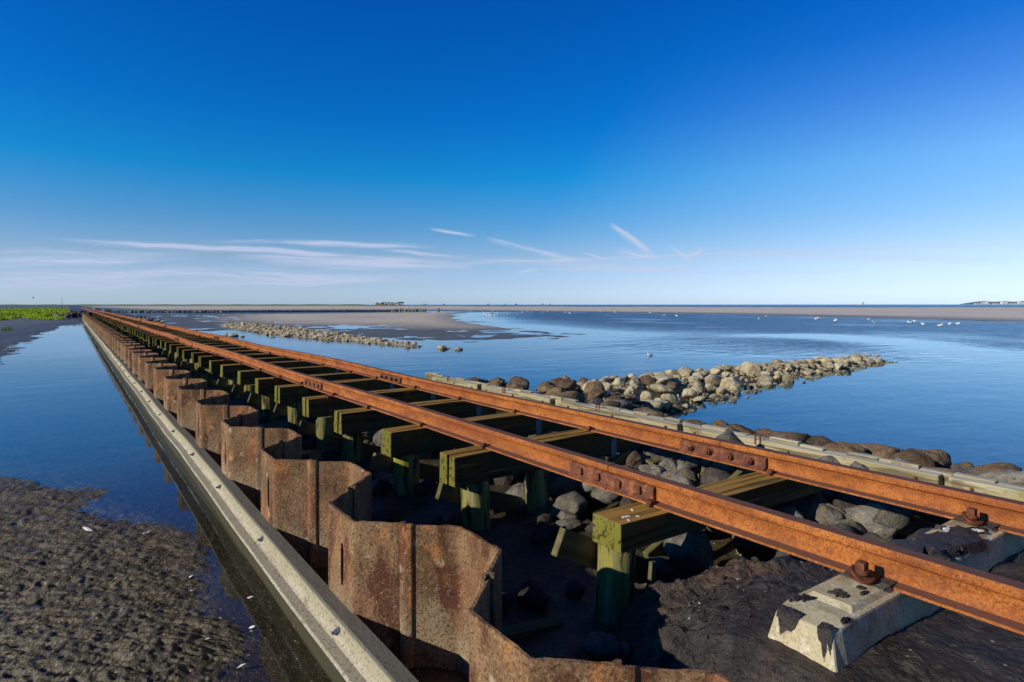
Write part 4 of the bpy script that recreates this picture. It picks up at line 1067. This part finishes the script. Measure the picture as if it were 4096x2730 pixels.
# ------------------------------------------------------------------ birds
def gull(name, body='white', wing='grey_feather', stand=True, raised=False):
    t = thing(name, 'x', 'bird')
    bm = bmesh.new(); bmesh.ops.create_uvsphere(bm, u_segments=12, v_segments=8, radius=1)
    for v in bm.verts:
        x, y, z = v.co
        tail = max(0, -x) ** 2
        v.co = (x * .21, y * .085 * (1 - .7 * tail), z * .085 * (1 - .55 * tail) + .03 * max(0, x) + .02 * tail)
    for f in bm.faces: f.smooth = True
    me = bpy.data.meshes.new('body'); bm.to_mesh(me); bm.free(); b = link('body', me, M[body], t); b.location = (0, 0, .13 if stand else .05)
    hz = .115
    bm = bmesh.new(); bmesh.ops.create_uvsphere(bm, u_segments=10, v_segments=7, radius=.05)
    for v in bm.verts:
        v.co.x *= 1.15
        if v.co.z < -.02: v.co.x -= .035; v.co.z -= .06
    for f in bm.faces: f.smooth = True
    me = bpy.data.meshes.new('head'); bm.to_mesh(me); bm.free(); h = link('head', me, M[body], t); h.location = (.17, 0, b.location.z + hz)
    mb = MB(); mb.tube((.045, 0, -.003), (.115, 0, -.015), .013, .003, n=6); mb.build('beak', M['beak'], h)
    for s in (-1, 1):
        mb = MB()
        if raised:
            vs = [(.10, s * .05, .05), (-.10, s * .05, .06), (-.12, s * .22, .40), (.06, s * .20, .42), (-.08, s * .20, .80), (.02, s * .24, .62)]
            vs2 = [(x, y + s * .012, z) for x, y, z in vs]
            mb.add(vs + vs2, [(0, 1, 2, 3), (3, 2, 4, 5), (6, 9, 8, 7), (9, 11, 10, 8), (0, 3, 9, 6), (3, 5, 11, 9), (5, 4, 10, 11), (4, 2, 8, 10), (2, 1, 7, 8), (1, 0, 6, 7)])
        else:
            vs = [(.11, s * .070, .02), (.02, s * .090, -.03), (-.16, s * .06, -.01), (-.27, s * .02, .03), (-.08, s * .062, .065), (.06, s * .06, .065)]
            vs2 = [(x, y * .8, z) for x, y, z in vs]
            mb.add(vs + vs2, [(0, 1, 2, 3, 4, 5), (11, 10, 9, 8, 7, 6)] + [(i, (i + 1) % 6, 6 + (i + 1) % 6, 6 + i) for i in range(6)])
        w = mb.build('wing', M[wing], t); w.location = b.location
    if stand:
        for s in (-1, 1):
            mb = MB(); mb.tube((0, s * .03, -.02), (.01, s * .03, .08), .006, n=6); mb.box((-.005, s * .03 - .015, -.02), (.05, s * .03 + .015, -.014)); mb.build('leg', M['beak'], t)
    return t
gs, gf, gr = gull('gull', stand=True), gull('gull', stand=False), gull('gull', wing='white', raised=True)
wd = gull('wader', 'grey_feather', 'dark_feather')
first = {}
def bird(proto, loc, label, group=None, s=1.0):
    if proto.name not in first: o = proto; first[proto.name] = 1
    else: o = dup(proto)
    o.location = loc; o.rotation_euler = (0, 0, random.uniform(0, 6.28)); o.scale = (s, s, s); o['label'] = label
    if group: o['group'] = group
    elif 'group' in o: del o['group']
    return o
far = [(1880, 187), (1975, 190), (2005, 187), (2030, 187), (2045, 185), (2095, 190), (2135, 188), (2155, 210), (2175, 215), (2165, 250), (2180, 248), (2195, 250), (2205, 213), (2225, 212), (2220, 243), (2250, 215), (2265, 217), (2245, 240), (2265, 190), (2280, 192), (2325, 205), (2340, 188), (2280, 230), (2290, 243), (2345, 230)]
far = [(1200 + a / 2.941, 1180 + b / 2.941) for a, b in far]
far += [(2030, 1255), (2068, 1258), (2090, 1250), (2128, 1249), (2170, 1252), (2215, 1247), (2260, 1250), (2300, 1247), (2340, 1251), (2400, 1248), (2460, 1250), (2520, 1249), (2600, 1252), (2655, 1263), (2066, 1267), (2110, 1246), (2190, 1246), (2280, 1254)]
for (u, v) in far:
    x, y, z = at(u, v + 1); bird(gf, (x, y, 0), 'tiny white gull in the far flock at the head of the bay', 'far flock of white gulls', random.uniform(.7, .95))
RB = [(122, 398), (510, 375), (565, 403), (575, 420), (990, 412), (1020, 416), (1065, 400), (1160, 435), (1350, 452), (1385, 447), (1468, 432), (1565, 430)]
RL = ['leftmost of the white gulls floating off the right sand bank', 'lone white gull floating nearest the sand edge at right', 'upper gull of the close pair one above the other', 'lower gull of the close pair one above the other',
      'left gull of the touching pair in the middle of the right flock', 'right gull of the touching pair in the middle of the right flock', 'small gull just above the touching pair', 'lone gull between the two touching pairs',
      'left gull of the lowest pair, wings low on the water', 'right gull of the lowest pair', 'second gull from the right end of the floating flock', 'rightmost white gull of the floating flock']
for (a, b), lab in zip(RB, RL):
    x, y, z = at(3300 + a / 2.956, 1150 + b / 2.956 + 3); bird(gf, (x, y, 0), lab, 'white gulls floating off the sand bank', .75 if a > 900 else .62)
for (a, b), lab in (((12, 190), 'white gull standing at the water edge above the bay, left of the rest'), ((565, 212), 'white gull floating well left of the right flock, lower of two'), ((610, 197), 'white gull floating well left of the right flock, upper of two'), ((950, 213), 'large white gull floating alone in the middle of the bay'), ((1080, 225), 'very small white gull right of the large lone one')):
    x, y, z = at(2700 + a / 1.6855, 1150 + b / 1.6855 + 3); bird(gf, (x, y, 0), lab, None, 1.2 if 'large' in lab else .9)
x, y, z = at(2600, 1424); bird(gf, (x, y, 0), 'small white bird floating alone beyond the stone spit', None, .42)
for (a, b), lab in (((1165, 470), 'small wader on the spit left of the crowning boulder'), ((1300, 462), 'small wader on the spit just right of the crowning boulder'), ((1355, 466), 'small wader at the outermost point of the stone spit')):
    p = at_r(2700 + a / 1.6855, 1150 + b / 1.6855, 16.6); bird(wd, (p[0], p[1], p[2] - .05), lab, None, .42)
x, y, z = at(1328, 1249); o = bird(gr, (x, y, .6), 'white gull with raised wings over the far stake fence', None, 1.25); o.rotation_euler = (0, 0, 1.0)
x, y, z = at_r(133, 1194, 90); o = bird(wd, (x, y, z), 'small dark bird flying above the green marsh', None, .9)
rr_ = random.Random(4)
for k in range(45):
    u, v = rr_.uniform(1550, 3200), rr_.uniform(1227, 1237); x, y, z = at(u, v, .1); bird(gs, (x, y, .1), 'white speck of a gull resting on the far sand flat', 'gulls resting on the far sand', rr_.uniform(.9, 1.5))

# ------------------------------------------------------------------ stake fence across the flats
x0, y0, _ = at(800, 1250); x1, y1, _ = at(1560, 1246.5); x2, y2, _ = at(1720, 1246)
t = thing('stake_fence', 'long dark row of brushwood stakes across the far mud flats', 'fence', (x0, y0, 0))
L = math.hypot(x1 - x0, y1 - y0); n = 99
smb = MB(); smb.tube((0, 0, -.2), (0, 0, 1), .10, .09, n=6); s0 = smb.build('stake', M['stake'], t)
for k in range(n):
    f = k / (n - 1); o = s0 if k == 0 else link('stake', s0.data, None, t)
    o.location = ((x1 - x0) * f, (y1 - y0) * f + random.uniform(-.2, .2), 0); o.scale = (1, 1, random.uniform(.35, .62)); o.rotation_euler = (random.uniform(-.08, .08), random.uniform(-.08, .08), 0)
mb = MB(); a = math.atan2(y1 - y0, x1 - x0); mb.box((0, -.25, -.2), (L, .25, .28), Matrix.Rotation(a, 4, 'Z')); mb.build('brushwood', M['bark'], t)
t = thing('stake_fence', 'pale sparse stakes at the outer end of the far fence', 'fence', (x1, y1, 0))
s1_ = None
for k in range(40):
    f = k / 39 if k < 34 else .8 + k * .01
    if s1_ is None: smb = MB(); smb.tube((0, 0, -.2), (0, 0, 1), .11, .10, n=6); s1_ = smb.build('stake', M['grey_wood'], t); o = s1_
    else: o = link('stake', s1_.data, None, t)
    o.location = ((x2 - x1) * f * 1.05, (y2 - y1) * f + random.uniform(-.3, .3), 0); o.scale = (1, 1, random.uniform(.4, .8)); o.rotation_euler = (random.uniform(-.15, .15), random.uniform(-.15, .15), 0)

# ------------------------------------------------------------------ shells and feathers
def shell_mesh():
    mb = MB(); n = 10; vs = [(0, 0, .006)]; 
    for i in range(n): a = 2 * math.pi * i / n; vs.append((.03 * math.cos(a), .013 * math.sin(a) * (1.2 if math.sin(a) > 0 else .8), .001 + .003 * math.cos(a)))
    return mb.add(vs, [(0, 1 + i, 1 + (i + 1) % n) for i in range(n)])
sh0 = shell_mesh().build('shell', M['shell'], None, smooth=True); sh0.location = (0, 0, 0)
spots = [(350, 2140, 1.7, 'long white feather lying on the rippled mud'), (575, 2140, 1.1, 'left of two small white shells at the mud edge by the dark pool'), (592, 2136, 1.1, 'right of two small white shells at the mud edge by the dark pool'), (620, 2108, 1.0, 'white shell just above the pair at the mud edge'),
         (760, 2306, 1.2, 'white shell on the silt between mud and beam'), (766, 2368, .9, 'small white shell below another in the silt'), (1007, 2506, 1.1, 'white shell near the pale beam'), (1004, 2522, .8, 'tiny shell fragment beside the shell near the beam'), (965, 2661, 1.4, 'pale shell on dark silt at the bottom edge'), (880, 2470, .8, 'single shell fragment half sunk in dark silt'), (1000, 2387, 1.0, 'small shell in the brown shallows beside the beam'), (830, 2575, .9, 'shell glinting beside the round dark pool')]
for i, (u, v, s, lab) in enumerate(spots):
    x, y, z = at(u, v, .01); o = sh0 if i == 0 else link('shell', sh0.data, None)
    o.location = (x, y, max(G(x, y), 0) + .006); o.scale = (s * (1.1 if i == 0 else .5), s * .55, s * .8); o.rotation_euler = (random.uniform(-.4, .4), random.uniform(-.4, .4), -TH + random.uniform(-.6, .6))
    if 'feather' in lab: o.name = 'feather'; tag(o, lab, 'feather')
    else: tag(o, lab, 'shell', 'white shells on the mud')

# ------------------------------------------------------------------ salt-marsh grass on the left
def tufts(n, region, hmin, hmax, blade):
    V = []; Fc = []; o = 0
    xs = np.array([p[0] for p in region]); ys = np.array([p[1] for p in region])
    # sample densest near the viewer
    X = []; 
    while len(X) < n:
        v = rng.uniform(1238, 1287, 4000); u = rng.uniform(-250, 275, 4000)
        zc = F * CZ / (v - VH); xc = (u - CX) / F * zc; x = xc * ct + zc * st; y = -xc * st + zc * ct
        s = sdist(x, y, region); ok = (s > -.2 + .5 * vnoise(x * .5, y * .5, 80))
        X += list(zip(x[ok], y[ok]))
    X = np.array(X[:n]); H = ground_height(X[:, 0], X[:, 1])[0]
    B = fbm(X[:, 0], X[:, 1], .35, 3, 90)
    for i in range(n):
        h = (hmin + (hmax - hmin) * random.random()) * (1 + 1.1 * max(-.6, B[i] * 2))
        for _ in range(7):
            a = random.uniform(0, 6.28); le = random.uniform(.15, .6) * h; w = blade * random.uniform(.7, 1.3)
            bx, by = X[i, 0] + random.uniform(-.2, .2), X[i, 1] + random.uniform(-.2, .2); dx, dy = math.cos(a), math.sin(a)
            V += [(bx - dy * w, by + dx * w, H[i]), (bx + dy * w, by - dx * w, H[i]), (bx + dx * le * .4 + dy * w * .8, by + dy * le * .4 - dx * w * .8, H[i] + h * .6), (bx + dx * le * .4 - dy * w * .8, by + dy * le * .4 + dx * w * .8, H[i] + h * .6), (bx + dx * le, by + dy * le, H[i] + h)]
            Fc += [(o, o + 1, o + 2, o + 3), (o + 3, o + 2, o + 4)]; o += 5
    return V, Fc
V, Fc = tufts(13000, GRASS, .07, .19, .028)
me = bpy.data.meshes.new('grass'); me.from_pydata(V, [], Fc); me.update()
tag(link('grass', me, M['grass']), 'bright green salt-marsh grass on the left mud bank', 'grass', kind='stuff')
V = []; Fc = []
mb = MB(); x, y, z = at(27, 1330); 
for k in range(60):
    a = random.uniform(0, 6.28); h = random.uniform(.12, .35); bx, by = x + random.uniform(-.22, .22), y + random.uniform(-.22, .22); dx, dy = math.cos(a) * .1, math.sin(a) * .1
    mb.add([(bx - .02, by, .05), (bx + .02, by, .05), (bx + dx, by + dy, .05 + h)], [(0, 1, 2)])
tag(mb.build('grass_tuft', M['grass'], None), 'lone green tuft standing on the bare mud at far left', 'plant')

# ------------------------------------------------------------------ far horizon
def ridge(name, u0, u1, zc, h, wid, mt, n=60, kind='structure'):
    vs = []; 
    for i in range(n + 1):
        u = u0 + (u1 - u0) * i / n; k = min(1, i / 3, (n - i) / 3) * (1 + .12 * math.sin(i * 1.7) * (kind is None or 1))
        for (d, hh) in ((0, -.5), (wid * .3, h * k), (wid * .6, h * k), (wid, -.5)):
            q = at_r(u, VH, zc + d); vs.append((q[0], q[1], hh))
    fs = [(a * 4 + b, a * 4 + b + 1, a * 4 + 4 + b + 1, a * 4 + 4 + b) for a in range(n) for b in range(3)]
    return tag(MB().add(vs, fs).build(name, M[mt], None, smooth=True), kind=kind)
ridge('dike', -900, 1560, 950, 1.9, 60, 'dike')
ridge('hill', 1492, 1622, 1500, 2.6, 60, 'dike', 20)
ridge('hill', 3835, 4700, 5200, 26, 400, 'far_land', 40)
def house(loc, l, w, h, rz, wall, roof, lab, grp, cat='house'):
    t = thing('house', lab, cat, loc, rz, grp)
    mb = MB(); mb.box((-l / 2, -w / 2, -1), (l / 2, w / 2, h)); mb.build('wall', M[wall], t)
    mb = MB(); mb.add([(-l / 2 - .4, -w / 2 - .5, h - .1), (l / 2 + .4, -w / 2 - .5, h - .1), (l / 2 + .4, w / 2 + .5, h - .1), (-l / 2 - .4, w / 2 + .5, h - .1), (-l / 2 + w * .2, 0, h + w * .45), (l / 2 - w * .2, 0, h + w * .45)],
                      [(0, 1, 5, 4), (2, 3, 4, 5), (1, 2, 5), (3, 0, 4), (3, 2, 1, 0)])
    mb.build('roof', M[roof], t)
    for k in range(3):
        mb = MB(); xx = -l / 2 + l * (k + .5) / 3; mb.box((xx - .5, -w / 2 - .03, h * .35), (xx + .5, -w / 2 - .003, h * .8)); mb.build('window', M['dark_feather'], t)
    return t
def tree(loc, h, seed, lab, grp):
    r = random.Random(seed); t = thing('tree', lab, 'tree', loc, 0, grp)
    mb = MB(); mb.tube((0, 0, -.5), (0, 0, h * .5), h * .05, h * .03, n=6); mb.build('trunk', M['bark'], t)
    mb = MB()
    for _ in range(160):
        a = r.uniform(0, 6.28); q = r.random() ** .5; zz = h * (.35 + .6 * r.random()); rad = h * .42 * q * (1 - abs(zz / h - .6) * .9)
        c = Vector((rad * math.cos(a), rad * math.sin(a), zz)); s = h * .09
        u_ = Vector((r.uniform(-1, 1), r.uniform(-1, 1), r.uniform(-1, 1))).normalized() * s; v_ = u_.orthogonal().normalized() * s
        mb.add([c - u_, c + v_, c + u_, c - v_], [(0, 1, 2, 3)])
    mb.build('crown', M['leaf'], t)
    return t
for i, (u, l, wl) in enumerate(((1510, 9, 'brick'), (1527, 7, 'brick'), (1588, 8, 'white_wall'), (1566, 6, 'brick'))):
    q = at_r(u, VH, 1510); house((q[0], q[1], 2.4), l, 6, 1.4, -TH, wl, 'roof', ['long brick farmhouse at the left end of the tree-grown hallig mound', 'smaller brick house beside the long farmhouse on the hallig mound', 'pale-walled house right of the trees on the hallig mound', 'small brick house among the trees of the hallig mound'][i], 'houses on the hallig mound')
for k, u in enumerate((1534, 1540, 1547, 1553, 1560, 1573, 1580, 1598, 1604, 1610, 1615)):
    q = at_r(u, VH, 1520 + 6 * (k % 3)); tree((q[0] - 14 * st, q[1] - 14 * ct, 2.4), random.uniform(4.5, 6.5), k, 'dark bushy tree among the houses on the hallig mound', 'trees on the hallig mound')
for k, u in enumerate((1697, 1706, 1775, 1953, 2020, 2065, 2170, 2200)):
    q = at_r(u, VH, 2600); house((q[0], q[1], 1.6), [7, 5, 9, 8, 5, 10, 8, 6][k], 6, 1.0, -TH, 'far_land', 'far_land', 'tiny grey farmstead on the horizon right of the hallig mound', 'distant farmsteads on the horizon')
for k in range(26):
    u = 3900 + k * 12 + random.uniform(-4, 4); q = at_r(u, VH, 5150); big = (k % 6 in (3, 4)) or k > 17
    house((q[0], q[1], 2), random.uniform(18, 34) if big else 12, 14, random.uniform(9, 18) if big else 6, -TH, 'white_wall', 'white_wall' if big else 'roof', 'white building on the hazy far shore at right', 'white buildings on the far shore')
q = at_r(3449, VH, 2200); t = thing('boat', 'tiny white boat with a full sail on the sea horizon', 'boat', (q[0], q[1], 0), -TH)
mb = MB(); mb.add([(-6, -1.5, .2), (5, -1.5, .2), (7, 0, 1.4), (5, 1.5, .2), (-6, 1.5, .2), (-6, -1.8, 1.6), (5, -1.8, 1.6), (8, 0, 2.2), (5, 1.8, 1.6), (-6, 1.8, 1.6)], [(0, 1, 2, 3, 4), (9, 8, 7, 6, 5), (0, 1, 6, 5), (1, 2, 7, 6), (2, 3, 8, 7), (3, 4, 9, 8), (4, 0, 5, 9)]); mb.build('hull', M['white_wall'], t)
mb = MB(); mb.tube((0, 0, 1.6), (0, 0, 11), .15, n=6); mb.build('mast', M['white_wall'], t)
mb = MB(); vs = []
for i in range(6):
    f = i / 5; wd_ = 6.5 * math.sqrt(max(.02, 1 - f * f)); 
    for j in range(5): g = j / 4; vs.append((-wd_ + 2 * wd_ * g, -1.6 * math.sin(g * math.pi), 2 + 8.5 * f))
mb.add(vs, [(a * 5 + b, a * 5 + b + 1, a * 5 + 6 + b, a * 5 + 5 + b) for a in range(5) for b in range(4)]); mb.build('sail', M['white_wall'], t)
q = at_r(248, VH, 700); t = thing('mast', 'thin grey lattice mast on the left horizon above the marsh', 'mast', (q[0], q[1], 0))
mb = MB()
for sx in (-.35, .35):
    mb.tube((sx, 0, 0), (sx * .6, 0, 9.2), .07, n=5)
for k in range(9): mb.tube((-.35 if k % 2 else .35, 0, k), (.33 if k % 2 else -.33, 0, k + 1), .04, n=4)
mb.build('lattice', M['steel'], t)
for k in range(2):
    x, y, z = at(300 + k * 50, 1226 + k * 6, .5); mb = MB(); mb.box((-.5, -.4, -.1), (.5, .4, .55), jit=.08); tag(mb.build('block', M['concrete'], None, bevel=.05, loc=(4.2 + .1 * k, 150 - 45 * k, .4)), ['small white block beside the rails at the vanishing point', 'small pale block on the right of the far rails'][k], 'block')
